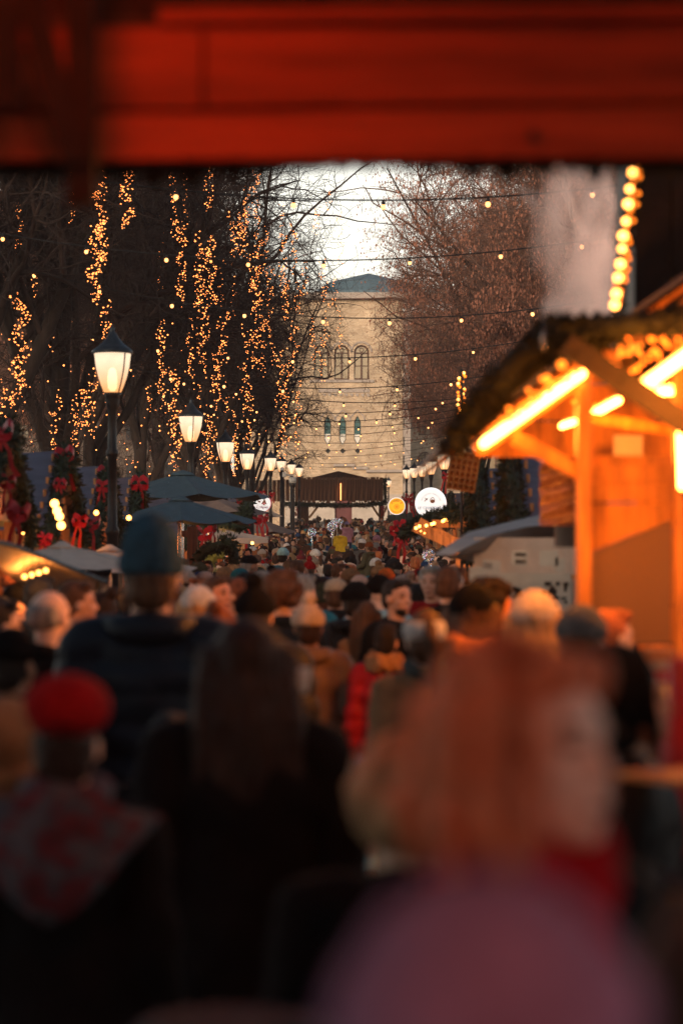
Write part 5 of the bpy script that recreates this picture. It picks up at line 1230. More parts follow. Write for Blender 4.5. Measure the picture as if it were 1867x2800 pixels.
for x, yy in cands:
    if any(abs(x-a) < .42 and abs(yy-b) < .5 for a, b in spots): continue
    # keep the lane in the middle open where the photograph looks down to the legs
    px = 933.5+x/yy*F
    if yy < 12.9 and 900 < px < 1010: continue
    if 19 < yy < 29 and x > 1.25: continue
    if yy < 12.0 or (yy < 14.6 and 620 < px < 1250): continue
    if len(PEOPLE) < N_IND:
        spots.append((x, yy))
        fem = RNG.random() < .5; ht = RNG.uniform(1.55, 1.7) if fem else RNG.uniform(1.66, 1.84)
        if yy < 20: ht -= .06
        hat = None; r_ = RNG.random()
        if r_ < .40: hat = (RNG.choice(['beanie', 'beanie', 'beanie', 'tall', 'pompom', 'pompom', 'cap']), RNG.choice(tcol))
        elif r_ < .45: hat = ('hood', RNG.choice(ccol))
        elif r_ < .49: hat = (RNG.choice(['band', 'muffs', 'beret']), RNG.choice(tcol))
        hr = (RNG.choice(['long', 'long', 'ponytail', 'bun', 'curly', 'long']) if fem else RNG.choice(['short', 'short', 'short', 'balding']), RNG.choice(hcol))
        look = RNG.choice([0, 0, 0, 180, 180, 90, -90])+RNG.uniform(-38, 38)
        cc_ = RNG.choice(ccol); ck_ = RNG.choice(['wool', 'puffer', 'anorak', 'long' if fem else 'wool'])
        if hat and hat[0] == 'hood': cc_ = hat[1]
        ex = []
        if RNG.random() < .25: ex.append('scarf')
        elif RNG.random() < .12: ex.append('fur')
        if RNG.random() < .1: ex.append('backpack')
        if not fem and RNG.random() < .25: ex.append('beard')
        person(x, yy, gz(yy)+ht, look=look, coat=(ck_, cc_), hat=hat, hair=hr, pose=RNG.choice(['down', 'down', 'front', 'phone' if ck_ == 'anorak' else 'front']), extra=ex, legs_=RNG.choice(['black', 'charcoal', 'navy', 'blue', 'grey', 'dark brown']), where=where(px, yy), width=RNG.uniform(.98, 1.1))
    else: stuff_spots.append((x, yy))
# labels: add the place, then a neighbour, until each is its own
def uniq():
    cnt = {}
    for t in PEOPLE: cnt.setdefault(t[0]['label'], []).append(t)
    return [v for v in cnt.values() if len(v) > 1]
for t in PEOPLE:
    if t[4]: t[0]['label'] = t[0]['label'].replace(' and ', ', ', 1)+' '+t[4]
special = [t for t in PEOPLE if not t[4]]
for grp in uniq():
    for t in sorted(grp, key=lambda q: q[3])[0:]:
        q = min(special, key=lambda s_: (s_[1]-t[1])**2+(s_[2]-t[2])**2)
        t[0]['label'] = t[0]['label']+(' nearer' if t[3] < q[3] else ' farther')
for grp in uniq():
    gs = sorted(grp, key=lambda q: q[3])
    if len(gs) == 2:
        for t, wd_ in zip(gs, ('front', 'back')): t[0]['label'] = t[0]['label']+', '+wd_+' one of two'
def clip16(s): w_ = s.split(); return ' '.join(w_[:16])
for t in PEOPLE: t[0]['label'] = clip16(t[0]['label'].replace('seen from behind', 'from behind').replace('facing the camera', 'facing us') if len(t[0]['label'].split()) > 16 else t[0]['label'])

for grp in uniq():
    for k, t in enumerate(sorted(grp, key=lambda q: q[3])):
        w_ = t[0]['label'].split()[:13]; t[0]['label'] = ' '.join(w_)+', '+('front one', 'second one', 'third one', 'fourth one', 'last one')[min(k, 4)]
# --- farther crowd beyond counting, one object
def lowres(me, n):
    o = bpy.data.objects.new('tmp', me.copy()); link(o); m = o.modifiers.new('d', 'DECIMATE'); m.ratio = min(1, n/max(1, len(me.polygons)*2)); 
    dg = bpy.context.evaluated_depsgraph_get(); q = bpy.data.meshes.new_from_object(o.evaluated_get(dg)); bpy.data.objects.remove(o)
    q.calc_loop_triangles(); v = get_v(q); t = np.empty(len(q.loop_triangles)*3, np.int32); q.loop_triangles.foreach_get('vertices', t); return v, t.reshape(-1, 3)
LR = {'body': lowres(BODY['down'], 420), 'coat': lowres(COAT[('down', 'anorak')], 130), 'puffer': lowres(COAT[('front', 'puffer')], 150), 'tro': lowres(TRO['down'], 60),
      'short': lowres(HAIR['short'], 70), 'long': lowres(HAIR['long'], 110), 'curly': lowres(HAIR['curly'], 110), 'beanie': lowres(HAT['beanie'], 70), 'pompom': lowres(HAT['pompom'], 90), 'cap': lowres(HAT['cap'], 80), 'hood': lowres(HAT['hood'], 80)}
cv, cf, cc2, n0 = [], [], [], 0
def addlow(k, Mx, off, col):
    global n0
    v, f = LR[k]; cv.append(v @ Mx.T+off); cf.append(f+n0); n0 += len(v); cc2.append(np.repeat(np.array([[*col, 1.]]), len(v), 0))
for i, (x, yy) in enumerate(stuff_spots):
    px = 933.5+x/yy*F
    s = RNG.uniform(.9, 1.05); a = R(RNG.choice([0, 0, 180, 180, 90, -90])+RNG.uniform(-40, 40)); Mx = np.array(((math.cos(a), -math.sin(a), 0), (math.sin(a), math.cos(a), 0), (0, 0, 1)))*s; off = np.array((x, yy, gz(yy)))
    addlow('body', Mx, off, RNG.choice(SKIN[:4])); addlow(RNG.choice(['coat', 'puffer']), Mx, off, CC[RNG.choice(ccol)]); addlow('tro', Mx, off, CC[RNG.choice(['black', 'charcoal', 'navy'])])
    r_ = RNG.random(); addlow(RNG.choice(['short', 'long', 'short', 'curly']), Mx, off, HC[RNG.choice(hcol)])
    if r_ < .42: addlow(RNG.choice(['beanie', 'beanie', 'pompom', 'cap']), Mx, off, CC[RNG.choice(tcol)])
me = big_mesh('far_crowd', np.concatenate(cv), np.concatenate(cf), [], smooth=True)
ca = me.color_attributes.new('cloth_colour', 'FLOAT_COLOR', 'POINT'); ca.data.foreach_set('color', np.concatenate(cc2).astype(np.float32).ravel())
m_, t__, b_ = newmat('crowd_cloth'); at = t__.nodes.new('ShaderNodeVertexColor'); at.layer_name = 'cloth_colour'; t__.links.new(at.outputs['Color'], b_.inputs['Base Color']); b_.inputs['Roughness'].default_value = .85; b_.inputs['Specular IOR Level'].default_value = .2
me.materials.append(m_); q = bpy.data.objects.new('far_crowd', me); link(q); tag(q, 'dense distant crowd filling the street towards the plank gate', 'crowd', kind='stuff')
# lower rows of people on the rise left behind the gate are part of the same crowd

# --- details on the nearest people
# wavy ginger hair of the nearest woman
g_ = G(); rg = np.random.default_rng(3)
g_.ell((0, -.03, 1.672), (.1, .118, .108), 20); g_.ell((0, -.05, 1.6), (.105, .095, .12), 16); g_.cap((-.06, .062, 1.725), (.05, .07, 1.735), .032, .026, 10)
for k in range(34):
    a = R(rg.uniform(28, 332)-90+62); ca_, sa_ = math.cos(a), math.sin(a)
    if sa_ > .55: continue
    r0 = rg.uniform(.085, .115); pts = [np.array((r0*ca_*(1+.25*t), -.03+r0*1.1*sa_*(1+.25*t), 1.70-.2*t))+np.array((.018*math.sin(t*9+k), .018*math.cos(t*8+k*2), 0)) for t in np.linspace(0, 1, 6)]
    g_.tube(pts, [.03, .034, .034, .03, .024, .012], 8)
me = remesh(g_, .01, 1, 'wavy_hair'); noisy(me, .007, 85, 2); me.materials.append(M['hair']); inst('wavy_hair', me, hero, (0, -.004, 0), scale=(.87, .87, .997), color=(.62, .17, .08))
# tan fur hood lying on the person left of her
blur_p = [t[0] for t in PEOPLE if 'tan fur hood' in t[0]['label']][0]
g_ = G()
for k in range(120): v = nrm(rg.normal(size=3)); g_.ell(np.array((0, -.02, 1.66))+v*np.array((.095, .1, .1)), rg.uniform(.025, .04), 6)
g_.ell((0, -.02, 1.66), .12, 12); me = remesh(g_, .014, 1, 'fur_hood'); noisy(me, .01, 110, 1); me.materials.append(M['hair']); inst('fur_hood', me, blur_p, color=(.4, .24, .13))
# patterned shawl of the red beret
ber = [t[0] for t in PEOPLE if 'red beret with' in t[0]['label']][0]
m_, t__, b_ = newmat('patterned_shawl'); N = t__.nodes.new; c_ = N('ShaderNodeTexCoord'); vo = N('ShaderNodeTexNoise'); vo.inputs['Scale'].default_value = 13; t__.links.new(c_.outputs['Object'], vo.inputs['Vector'])
cr = N('ShaderNodeValToRGB'); cr.color_ramp.interpolation = 'EASE'
for i, (pz, cl) in enumerate(((.3, (.025, .006, .012, 1)), (.42, (.09, .010, .02, 1)), (.5, (.025, .04, .06, 1)), (.58, (.06, .075, .095, 1)), (.68, (.075, .018, .03, 1)))):
    el_ = cr.color_ramp.elements[i] if i < 2 else cr.color_ramp.elements.new(pz); el_.position = pz; el_.color = cl
t__.links.new(vo.outputs['Fac'], cr.inputs[0]); t__.links.new(cr.outputs[0], b_.inputs['Base Color']); b_.inputs['Roughness'].default_value = .9
g_ = G(); NXs = 15; vs = []
for j in range(9):
    for i in range(NXs):
        u = (i/(NXs-1)-.5)*2; t = j/8; hw = .255*(1-t)**.75+.004; x = u*hw; z = 1.545-.06*abs(u)*(1-t)-.33*t-.02*(abs(u)**2); y_ = -.165+.11*abs(u)**2*(1-t)-.045*math.sin(t*2.6)-.006*math.sin(u*11+j); vs.append((x, y_, z))
g_.add(vs, [(j*NXs+i, j*NXs+i+1, (j+1)*NXs+i+1, (j+1)*NXs+i) for j in range(8) for i in range(NXs-1)])
so_ = g_.build('patterned_shawl', m_, ber, smooth=True); sm = so_.modifiers.new('s', 'SOLIDIFY'); sm.thickness = .012
g_ = G(); g_.tube([(.09*math.cos(a), -.01+.095*math.sin(a), 1.52+.01*math.sin(2*a)) for a in np.linspace(0, 2*np.pi, 19)], .038, 8, cap=False); me = remesh(g_, .013, 2, 'scarf'); me.materials.append(m_); inst('scarf', me, ber)
# ---------------------------------------------------------------- near stall on the right, orange lit
YF = 10.0
def S(px, py, d=YF): p = P(px, py, d); return np.array(p)
st = empty('market_stall', (1.35, 11, gz(11)), 0, 'near open stall at right glowing orange under bright tube lights', 'market stall')
s0 = np.array((1.35, 11, gz(11)))
def sb(g_, name, m, parent=st, **k):
    for a in g_.v: a -= s0
    return g_.build(name, m, parent, **k)
# ceiling planks follow the slope of the tubes, rising to the right, running back
zc = lambda x: CH+(HY-1238)/F*YF+(x-.46)*.70
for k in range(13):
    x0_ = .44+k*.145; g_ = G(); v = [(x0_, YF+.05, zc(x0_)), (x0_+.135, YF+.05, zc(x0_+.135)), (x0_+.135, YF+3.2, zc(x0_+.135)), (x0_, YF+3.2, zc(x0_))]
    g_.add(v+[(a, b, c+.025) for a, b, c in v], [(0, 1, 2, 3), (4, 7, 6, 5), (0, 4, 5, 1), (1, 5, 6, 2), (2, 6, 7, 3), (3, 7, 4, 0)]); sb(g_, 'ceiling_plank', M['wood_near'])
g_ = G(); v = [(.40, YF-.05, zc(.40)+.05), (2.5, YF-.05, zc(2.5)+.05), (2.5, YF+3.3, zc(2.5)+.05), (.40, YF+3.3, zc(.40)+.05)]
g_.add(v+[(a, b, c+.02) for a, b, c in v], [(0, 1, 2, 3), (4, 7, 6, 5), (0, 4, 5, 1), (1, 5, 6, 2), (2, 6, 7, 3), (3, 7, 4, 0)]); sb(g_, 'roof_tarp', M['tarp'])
# posts
def post(px, w_, d, zt, nm='post', m='wood_near'):
    x = (px-933.5)/F*d; g_ = G(); g_.box((x, d, (zt+gz(d))/2), (w_/F*d, .09, zt-gz(d))); return sb(g_, nm, M[m], bevel=.006)
post(1594, 38, YF, 2.45); post(1856, 30, YF-.05, 2.75)
# beams and braces
for a, b, w_, t, m, y_ in (((1400, 1195), (1600, 1300), .05, .06, 'wood_near', YF), ((1545, 940), (1905, 1180), .06, .085, 'shaft', YF-.6), ((1590, 1262), (1867, 1262), .05, .05, 'wood_near', YF+.1), ((1300, 1236), (1900, 815), .07, .05, 'wood_near', YF+.02),
                        ((1600, 1140), (1880, 1185), .04, .05, 'wood_near', YF+1.2)):
    g_ = G(); A, B = S(*a, y_), S(*b, y_); g_.beam(A, B, w_, t); sb(g_, 'beam', M[m])
# side wall panel: upper boards and the slanting board above frosted acrylic
for k, (py0, py1) in enumerate(((1272, 1318), (1321, 1372))):
    g_ = G(); a = S(1613, py0, YF+.04); b = S(1838, py1, YF+.04); g_.box(((a[0]+b[0])/2, YF+.06, (a[2]+b[2])/2), (b[0]-a[0], .03, a[2]-b[2])); sb(g_, 'wall_board', M['wood_near'])
a = [S(1613, 1377), S(1838, 1377), S(1838, 1420), S(1613, 1512)]
g_ = G(); g_.poly_prism([(q[0], q[2]) for q in a], YF+.05, YF+.075); sb(g_, 'slanted_board', M['wood_near'])
a = [S(1613, 1514), S(1838, 1422), S(1838, 1760), S(1613, 1760)]
g_ = G(); g_.poly_prism([(q[0], q[2]) for q in a], YF+.055, YF+.062); sb(g_, 'frosted_panel', M['acrylic'])
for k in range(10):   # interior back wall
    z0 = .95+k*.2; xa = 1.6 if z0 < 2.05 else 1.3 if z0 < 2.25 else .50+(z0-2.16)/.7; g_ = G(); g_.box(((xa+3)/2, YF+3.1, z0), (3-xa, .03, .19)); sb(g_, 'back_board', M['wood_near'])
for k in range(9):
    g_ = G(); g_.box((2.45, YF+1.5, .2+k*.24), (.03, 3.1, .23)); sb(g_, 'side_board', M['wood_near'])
g_ = G(); a = S(1676, 1190, 12.5); b = S(1755, 1272, 12.5); g_.box(((a[0]+b[0])/2, 12.5, (a[2]+b[2])/2), (b[0]-a[0], .03, a[2]-b[2])); sb(g_, 'menu_panel', M['canvas_cream'])
# counter with wares
g_ = G(); a = S(1740, 1945, 6.3); g_.box((1.15, 6.7, a[2]-.02), (.75, 1.3, .04)); sb(g_, 'counter_top', M['wood_near'])
for k in range(5):
    g_ = G(); g_.box((1.15, 6.1, a[2]-.14-k*.16), (.75, .03, .15)); sb(g_, 'counter_board', M['wood_dark'])
ware_cols = [(.7, .25, .08), (.6, .4, .25), (.5, .03, .02), (.55, .3, .05), (.06, .12, .03), (.6, .2, .1), (.45, .05, .02), (.7, .45, .3)]
for k, (px, py, w_, h_) in enumerate(((1795, 1790, 80, 24), (1800, 1818, 85, 20), (1785, 1850, 70, 26), (1805, 1878, 70, 18), (1795, 1905, 66, 20), (1800, 1928, 62, 18))):
    d = 7.6; p = P(px, py, d); g_ = G(); g_.box((0, 0, 0), (w_/F*d, .16, h_/F*d)); g_.box((0, 0, h_/F*d/2+.004), (w_/F*d*.92, .14, .008))
    q = g_.build('ware_box', M['fabric'], bevel=.008, color=ware_cols[k]); q.location = p; tag(q, ['orange lit pale box topmost in the pile on the stall counter', 'cream box second from the top of the stall counter pile', 'red and orange box in the middle of the counter pile', 'ochre box in the counter pile under the red one', 'dark green box low in the counter pile', 'lowest orange box in the counter pile'][k], 'box', 'boxes piled on the stall counter')
p = P(1858, 1800, 6.0); g_ = G(); g_.lathe([(.045, -.5), (.05, -.1), (.05, .03), (.03, .1), (.03, .18), (0.001, .2)], 16); q = g_.build('gas_cylinder', M['red'], smooth=True); q.location = (p.x, 6.0, CH+(HY-2010)/F*6.0); tag(q, 'tall red cylinder at the right edge beside the counter', 'gas cylinder')
g_ = G(); a = S(1900, 2125, 5.2); g_.box((0, 0, 0), (.22, .3, .012), rz=.6); q = g_.build('serving_tray', M['wood_near']); q.location = a; tag(q, 'small orange lit wooden tray below the counter at the right edge', 'tray')
# tubes
tm = []
def tube_light(a, b, y_, r, lb):
    A, B = S(*a, y_), S(*b, y_); o = empty('tube_light', tuple((A+B)/2), 0, lb, 'tube light', 'tube lights under the near stall roof'); c = (A+B)/2
    g_ = G(); g_.cap(A-c, B-c, r, r, 12); g_.build('tube', M['tube'], o, smooth=True)
    g_ = G(); n_ = nrm(B-A); g_.beam(A-c+(0, .02, r*1.3), B-c+(0, .02, r*1.3), r*1.6, r*.8); g_.build('fitting', M['white'], o)
tube_light((1322, 1213), (1590, 1022), YF-.06, .017, 'longest bright tube light along the left slope of the near stall')
tube_light((1752, 1062), (1885, 965), YF-.5, .02, 'bright tube light running out of frame at the right')
tube_light((1622, 1132), (1690, 1095), YF+1.6, .016, 'short tube light deeper under the stall roof, upper one')
tube_light((1535, 1165), (1582, 1150), YF+2.4, .014, 'short tube light deepest under the stall roof, lower one')
tube_light((1858, 1180), (1862, 1330), YF-.2, .014, 'upright strip light at the right edge of the stall')
# amber bulb strings under the roof
def bulb_row(a, b, n, y_, r, lb, mtl='bulb_amber', jit=.01):
    A, B = S(*a, y_), S(*b, y_); o = empty('bulb_string', tuple((A+B)/2), 0, lb, 'string lights', 'amber bulb strings on the near stall'); c = (A+B)/2
    pts = [A+(B-A)*t+rng.normal(size=3)*jit for t in np.linspace(0, 1, n)]
    g_ = G(); g_.tube([q-c for q in pts], .004, 4); g_.build('wire', M['cable'], o)
    for q in pts:
        g_ = G(); g_.ell((0, 0, 0), r, 8); b_ = g_.build('bulb', M[mtl], o, smooth=True); b_.location = q-c
bulb_row((1350, 1175), (1605, 995), 22, YF-.1, .009, 'string of small amber bulbs just above the longest tube')
bulb_row((1665, 985), (1800, 955), 12, YF-.3, .009, 'amber bulb string under the garland, left part')
bulb_row((1690, 958), (1750, 940), 6, YF-.2, .009, 'short dim amber bulb string under the garland')
bulb_row((1725, 1020), (1880, 900), 14, YF-.45, .009, 'amber bulb string above the right tube light')
bulb_row((1560, 1110), (1620, 1100), 7, YF+1.2, .008, 'faint amber bulb string deep in the stall')
bulb_row((1480, 1035), (1560, 962), 3, YF-.3, .019, 'three large bulbs on the garland left of the stall apex', 'bulb_amber', .02)
bulb_row((1700, 923), (1860, 925), 5, YF-.45, .014, 'row of round bulbs at the right end of the garland', 'bulb_amber', .02)
bulb_row((1368, 1150), (1480, 1035), 4, YF-.35, .01, 'small bulbs scattered on the lower garland')
# heavy fir garland draped over the roof edge
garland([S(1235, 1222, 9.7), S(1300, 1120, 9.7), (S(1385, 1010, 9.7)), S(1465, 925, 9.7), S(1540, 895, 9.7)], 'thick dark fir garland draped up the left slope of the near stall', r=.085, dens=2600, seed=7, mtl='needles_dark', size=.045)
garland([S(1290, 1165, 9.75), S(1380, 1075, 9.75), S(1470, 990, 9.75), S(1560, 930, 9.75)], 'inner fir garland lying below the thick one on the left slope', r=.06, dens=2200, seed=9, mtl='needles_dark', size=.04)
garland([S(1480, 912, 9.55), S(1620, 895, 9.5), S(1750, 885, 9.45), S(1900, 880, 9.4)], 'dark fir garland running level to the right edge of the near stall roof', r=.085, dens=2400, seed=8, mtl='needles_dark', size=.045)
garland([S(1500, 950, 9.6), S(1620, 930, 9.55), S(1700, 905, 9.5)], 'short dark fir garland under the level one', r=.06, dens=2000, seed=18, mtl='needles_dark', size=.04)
g_ = G(); g_.ell((0, 0, 0), (.012, .012, .05), 8); q = g_.build('glass_icicle', M['balloon'], smooth=True); q.location = S(1485, 925, 9.5); tag(q, 'bluish glass icicle ornament on the left garland', 'ornament')
# tall dark chimney box with bulbs up its corner
ch = empty('chimney_box', (1.45, YF+.4, 2.6), 0, 'tall dark timber shaft above the near stall at the right edge', 'chimney')
for k in range(7):
    g_ = G(); x = (1742-933.5)/F*(YF+.3)+.075+k*.16; g_.box((x-1.45, .02, .62), (.15, .03, 1.5)); g_.build('shaft_plank', M['shaft'], ch)
g_ = G(); g_.box(((1745-933.5)/F*10.3-1.45+.55, .5, .6), (1.05, .9, 1.45)); g_.build('shaft_core', M['black'], ch)
o = empty('bulb_string', tuple(S(1710, 650, 9.9)), 0, 'string of bright bulbs rising along the edge of the dark shaft', 'string lights'); c = S(1710, 650, 9.9)
PT = [(1728, 472), (1720, 517), (1716, 558), (1710, 605), (1702, 645), (1700, 680), (1695, 722), (1689, 759), (1684, 803), (1680, 834)]
g_ = G(); g_.tube([S(*q, 9.9)-c for q in PT], .005, 4); g_.build('wire', M['cable'], o)
for i, q in enumerate(PT):
    g_ = G(); g_.ell((0, 0, 0), .0185 if i % 2 == 0 or i > 5 else .015, 10); b_ = g_.build('bulb', M['bulb_hot'], o, smooth=True); b_.location = S(*q, 9.9)-c
o = empty('bulb_string', tuple(S(1722, 650, 10)), 0, 'dim amber bulb string twisted round the shaft edge', 'string lights'); c = S(1722, 650, 10)
for k in range(26):
    g_ = G(); g_.ell((0, 0, 0), .009, 7); b_ = g_.build('bulb', M['bulb_amber'], o, smooth=True); t = k/25; b_.location = S(1742-55*t+random.uniform(-10, 14), 455+370*t, 10)-c
garland([S(1742, 450, 10.05), S(1722, 600, 10.05), S(1700, 740, 10.05), S(1690, 850, 10.05)], 'thin fir garland along the edge of the dark shaft', r=.035, dens=1800, seed=13, mtl='needles_dark', size=.03)
# far string wrapped on a post left of the garland
o = empty('bulb_string', tuple(S(1262, 1075, 30)), 0, 'upright cluster of yellow bulbs left of the near garland', 'string lights'); c = S(1262, 1075, 30)
for k in range(26):
    t = k/25; g_ = G(); g_.ell((0, 0, 0), .017, 7); b_ = g_.build('bulb', M['bulb_amber' if k % 3 else 'bulb_hot'], o, smooth=True); b_.location = S(1262+random.uniform(-10, 10)-3*t, 1020+120*t, 30)-c
g_ = G(); g_.tube([(0, 0, .3), (0, 0, -2.4)], .02, 6); g_.build('pole', M['iron'], o)
# stall light, plus two added points that brighten the near people and crowd
for (x, y, z, e_) in ((.95, YF+.5, 2.3, 110), (1.5, YF+1.2, 2.5, 330), (1.3, YF-.9, 2.35, 90), (1.05, 5.2, 2.4, 24), (.62, 9.2, 2.12, 22)):
    point((x-s0[0], y-s0[1], z-s0[2]), e_, (1, .27, .025), .12, 'stall_light', st)

# dark roof hung beams garland on the right, middle distance
p0 = [S(1100, 1462, 34), S(1150, 1432, 33), S(1220, 1408, 31), S(1290, 1398, 30), S(1345, 1385, 29)]
garland(p0, 'dark fir garland with warm bulbs sloping down under the large white sign', r=.14, dens=420, seed=15, size=.09)
ms = empty('market_stall', (1.5, 31, gz(31)), 0, 'open timber stall roof with warm bulbs under the large white sign', 'market stall'); m0 = np.array((1.5, 31, gz(31)))
for a, b, w_ in (((1130, 1440), (1260, 1500), .12), ((1180, 1432), (1300, 1432), .1), ((1145, 1425), (1250, 1485), .1), ((1286, 1410), (1286, 1640), .1), ((1258, 1470), (1258, 1640), .12)):
    g_ = G(); A, B = S(*a, 31)-m0, S(*b, 31)-m0; g_.beam(A, B, w_, w_); g_.build('beam', M['wood_warm'], ms)
for k in range(7):
    g_ = G(); a = S(1266+k*4, 1415, 31.1)-m0; g_.box((a[0], a[1], a[2]), (.012, .02, .14)); g_.build('railing_slat', M['wood_warm'], ms)
o = empty('bulb_string', tuple(S(1180, 1440, 30.8)), 0, 'warm bulbs along the timber beam under the large white sign', 'string lights'); c = S(1180, 1440, 30.8)
for k, (px, py) in enumerate(((1137, 1444), (1146, 1439), (1165, 1437), (1180, 1433), (1186, 1431), (1210, 1425), (1216, 1422), (1222, 1421), (1228, 1418), (1150, 1452), (1160, 1458))):
    g_ = G(); g_.ell((0, 0, 0), .02 if k < 9 else .01, 8); b_ = g_.build('bulb', M['bulb_hot'], o, smooth=True); b_.location = S(px, py, 30.8)-c
point((0, -.6, 1.9), 14, (1, .34, .08), .1, 'stall_light', ms); point((.2, -5, 2.2), 22, (1, .36, .1), .2, 'stall_light', ms)

# menu sheets and printed banner under the grey parasol
bn = empty('price_banner', tuple(S(1462, 1640, 17)), 0, 'pale banner with smudged dark drawings below the grey parasol', 'banner')
g_ = G(); g_.box((0, 0, 0), (.5, .02, .37)); g_.build('banner_cloth', M['paper'], bn)
rg = random.Random(5)
for k in range(44):
    g_ = G(); x, z = rg.uniform(-.2, .22), rg.uniform(-.17, .12); g_.box((x, -.013, z), (rg.uniform(.006, .05), .004, rg.uniform(.008, .05)), ry=rg.uniform(-.8, .8)); g_.build('print_mark', M['black'], bn)
for (px, py, w_, h_, rot, lb, nm) in ((1342, 1555, 48, 46, .1, 'tilted white price sheet left of the banner', 1), (1420, 1526, 42, 40, 0, 'white sheet with two dark bars hanging above the banner', 2), (1500, 1527, 50, 42, 0, 'blank grey sheet right of the barred sheet', 0), (1530, 1545, 26, 40, 0, 'narrow white sheet at the right above the banner', 0), (1305, 1570, 45, 40, 0, 'cream sheet behind the tilted price sheet', 0)):
    o = empty('paper_sheet', tuple(S(px, py, 16.8 if nm != 0 else 17.1)), 0, lb, 'paper sheet'); o.rotation_euler = (0, rot, 0)
    g_ = G(); w2, h2 = w_/F*17, h_/F*17; g_.box((0, 0, 0), (w2, .005, h2)); g_.build('sheet', M['paper'], o)
    for k in range(nm*2 if nm else 0):
        g_ = G(); g_.box((-.2*w2 if nm == 1 else .05*w2, -.005, h2*(.28-.2*k) if nm == 1 else h2*(.2 if k < 2 else -.28)+(.012 if k % 2 else 0)), (w2*(.5 if nm == 1 else .7), .003, h2*(.04 if nm == 1 else .09))); g_.build('print_mark', M['black'], o)
tb = empty('trestle_stall', tuple(S(1450, 1600, 17.3)), 0, 'pale cloth stall counter below the grey parasol', 'stall')
g_ = G(); g_.box((-.02, .3, -.04), (.74, .03, .76)); g_.build('back_cloth', M['canvas_cream'], tb); g_ = G(); g_.box((-.05, .1, .06), (.74, .3, .03)); g_.build('shelf', M['wood_warm'], tb)
point((-.1, -.7, .62), 8, (1, .62, .36), .1, 'stall_light', tb)
# glossy rolled plastic sheeting between the grey parasol and the stall post
g_ = G(); NX, NZ = 16, 22; vs = []
for j in range(NZ+1):
    for i in range(NX+1):
        px = 1475+i*6.4; py = 1240+j*9; p = S(px, py, 13.5); p[1] += .05*math.sin(j*1.3+i*.3)+.03*math.sin(j*2.9+i*.9); vs.append(p-S(1520, 1340, 13.5))
g_.add(vs, [(j*(NX+1)+i, j*(NX+1)+i+1, (j+1)*(NX+1)+i+1, (j+1)*(NX+1)+i) for j in range(NZ) for i in range(NX)])
q = g_.build('plastic_sheeting', mat('glossy_plastic', (.3, .18, .22), .18, var=.3, scale=3, bump=.7, bscale=5, stretch=(1, 1, 5), spec=.7), smooth=True); q.location = S(1520, 1340, 13.5); tag(q, 'crinkled glossy plastic sheeting hanging left of the near stall post', 'plastic sheet')

# ---------------------------------------------------------------- left side small things
aw = empty('stall_awning', tuple(S(60, 1530, 15)), 0, 'sloping cream awning at lower left with orange lit underside and four bulbs', 'awning'); c = S(60, 1530, 15)
g_ = G(); NX, NY = 16, 8; vs = []
for j in range(NY+1):
    for i in range(NX+1):
        u, t = i/NX, j/NY; a = S(-80+370*u, 1470+(70*u if u < .3 else 21+145*(u-.3)), 14+2.2*u); vs.append(a-c+np.array((0, 2.4*t, -.36*t-.03*math.sin(t*3.1)*math.sin(u*9))))
g_.add(vs, [(j*(NX+1)+i, j*(NX+1)+i+1, (j+1)*(NX+1)+i+1, (j+1)*(NX+1)+i) for j in range(NY) for i in range(NX)]); q = g_.build('awning_cloth', M['canvas_cream'], aw, smooth=True)
g_ = G(); g_.tube([S(-80+370*u, 1468+(70*u if u < .3 else 21+145*(u-.3)), 13.98+2.2*u)-c for u in np.linspace(0, 1, 12)], .014, 6); g_.build('awning_bar', M['canvas_blue'], aw)
for u in (.1, .95):
    a = S(-80+370*u, 1475+(70*u if u < .3 else 21+145*(u-.3)), 14+2.2*u)-c; g_ = G(); g_.tube([a, (a[0], a[1], gz(15)-c[2])], .02, 6); g_.build('pole', M['iron'], aw)
point(S(120, 1540, 13.6), 16, (1, .42, .15), .1, 'stall_light'); point(S(90, 1590, 15.3), 9, (1, .32, .06), .08, 'stall_light')
for i, (px, py) in enumerate(((68, 1577), (88, 1572), (107, 1566), (126, 1560))):
    b = inst('string_bulb', me_hot, None, S(px, py, 15.0), scale=.42); inst('cord', me_wire, b)
    tag(b, ['leftmost', 'second', 'third', 'rightmost'][i]+' of four small bulbs in a row under the left cream parasol', 'light bulb', 'four bulbs under the cream parasol')
for i, (px, py, s) in enumerate(((150, 1377, 1.2), (157, 1397, 1.2), (163, 1412, 1.2), (168, 1437, 1.2), (264, 1402, .8), (353, 1416, .8), (30, 1560, 1.3), (2, 1545, 1.5), (548, 1500, .8), (640, 1490, .9), (690, 1485, .9), (1564, 1500, .8))):
    b = inst('bare_bulb', me_hot, None, S(px, py, 23.5 if px < 200 else 27 if px < 400 else 45 if px < 700 else 20), scale=s)
    tag(b, ['topmost of four glowing bulbs in a column left of the bow', 'second glowing bulb from the top in the left column', 'third glowing bulb from the top in the left column', 'lowest glowing bulb in the left column', 'small bright bulb left of the nearest lantern post', 'small bright bulb right of the nearest lantern post',
            'glowing bulb under the cream parasol at the left edge', 'glowing bulb cut by the left picture edge', 'bulb glowing beside the garland under the slate parasols', 'bulb behind the cream parasol near the third post', 'bulb right of the third left lantern post', 'bulb beside the plastic sheeting at right'][i], 'light bulb')
point(S(60, 1530, 16.5), 14, (1, .38, .1), .1, 'stall_light'); point(S(155, 1400, 24.0), 14, (1, .4, .12), .1, 'stall_light')
point(S(660, 1480, 50), 30, (1, .5, .22), .2, 'stall_light'); point(S(590, 1470, 44), 22, (1, .45, .16), .2, 'stall_light'); point(S(740, 1440, 80), 60, (1, .55, .28), .3, 'stall_light')
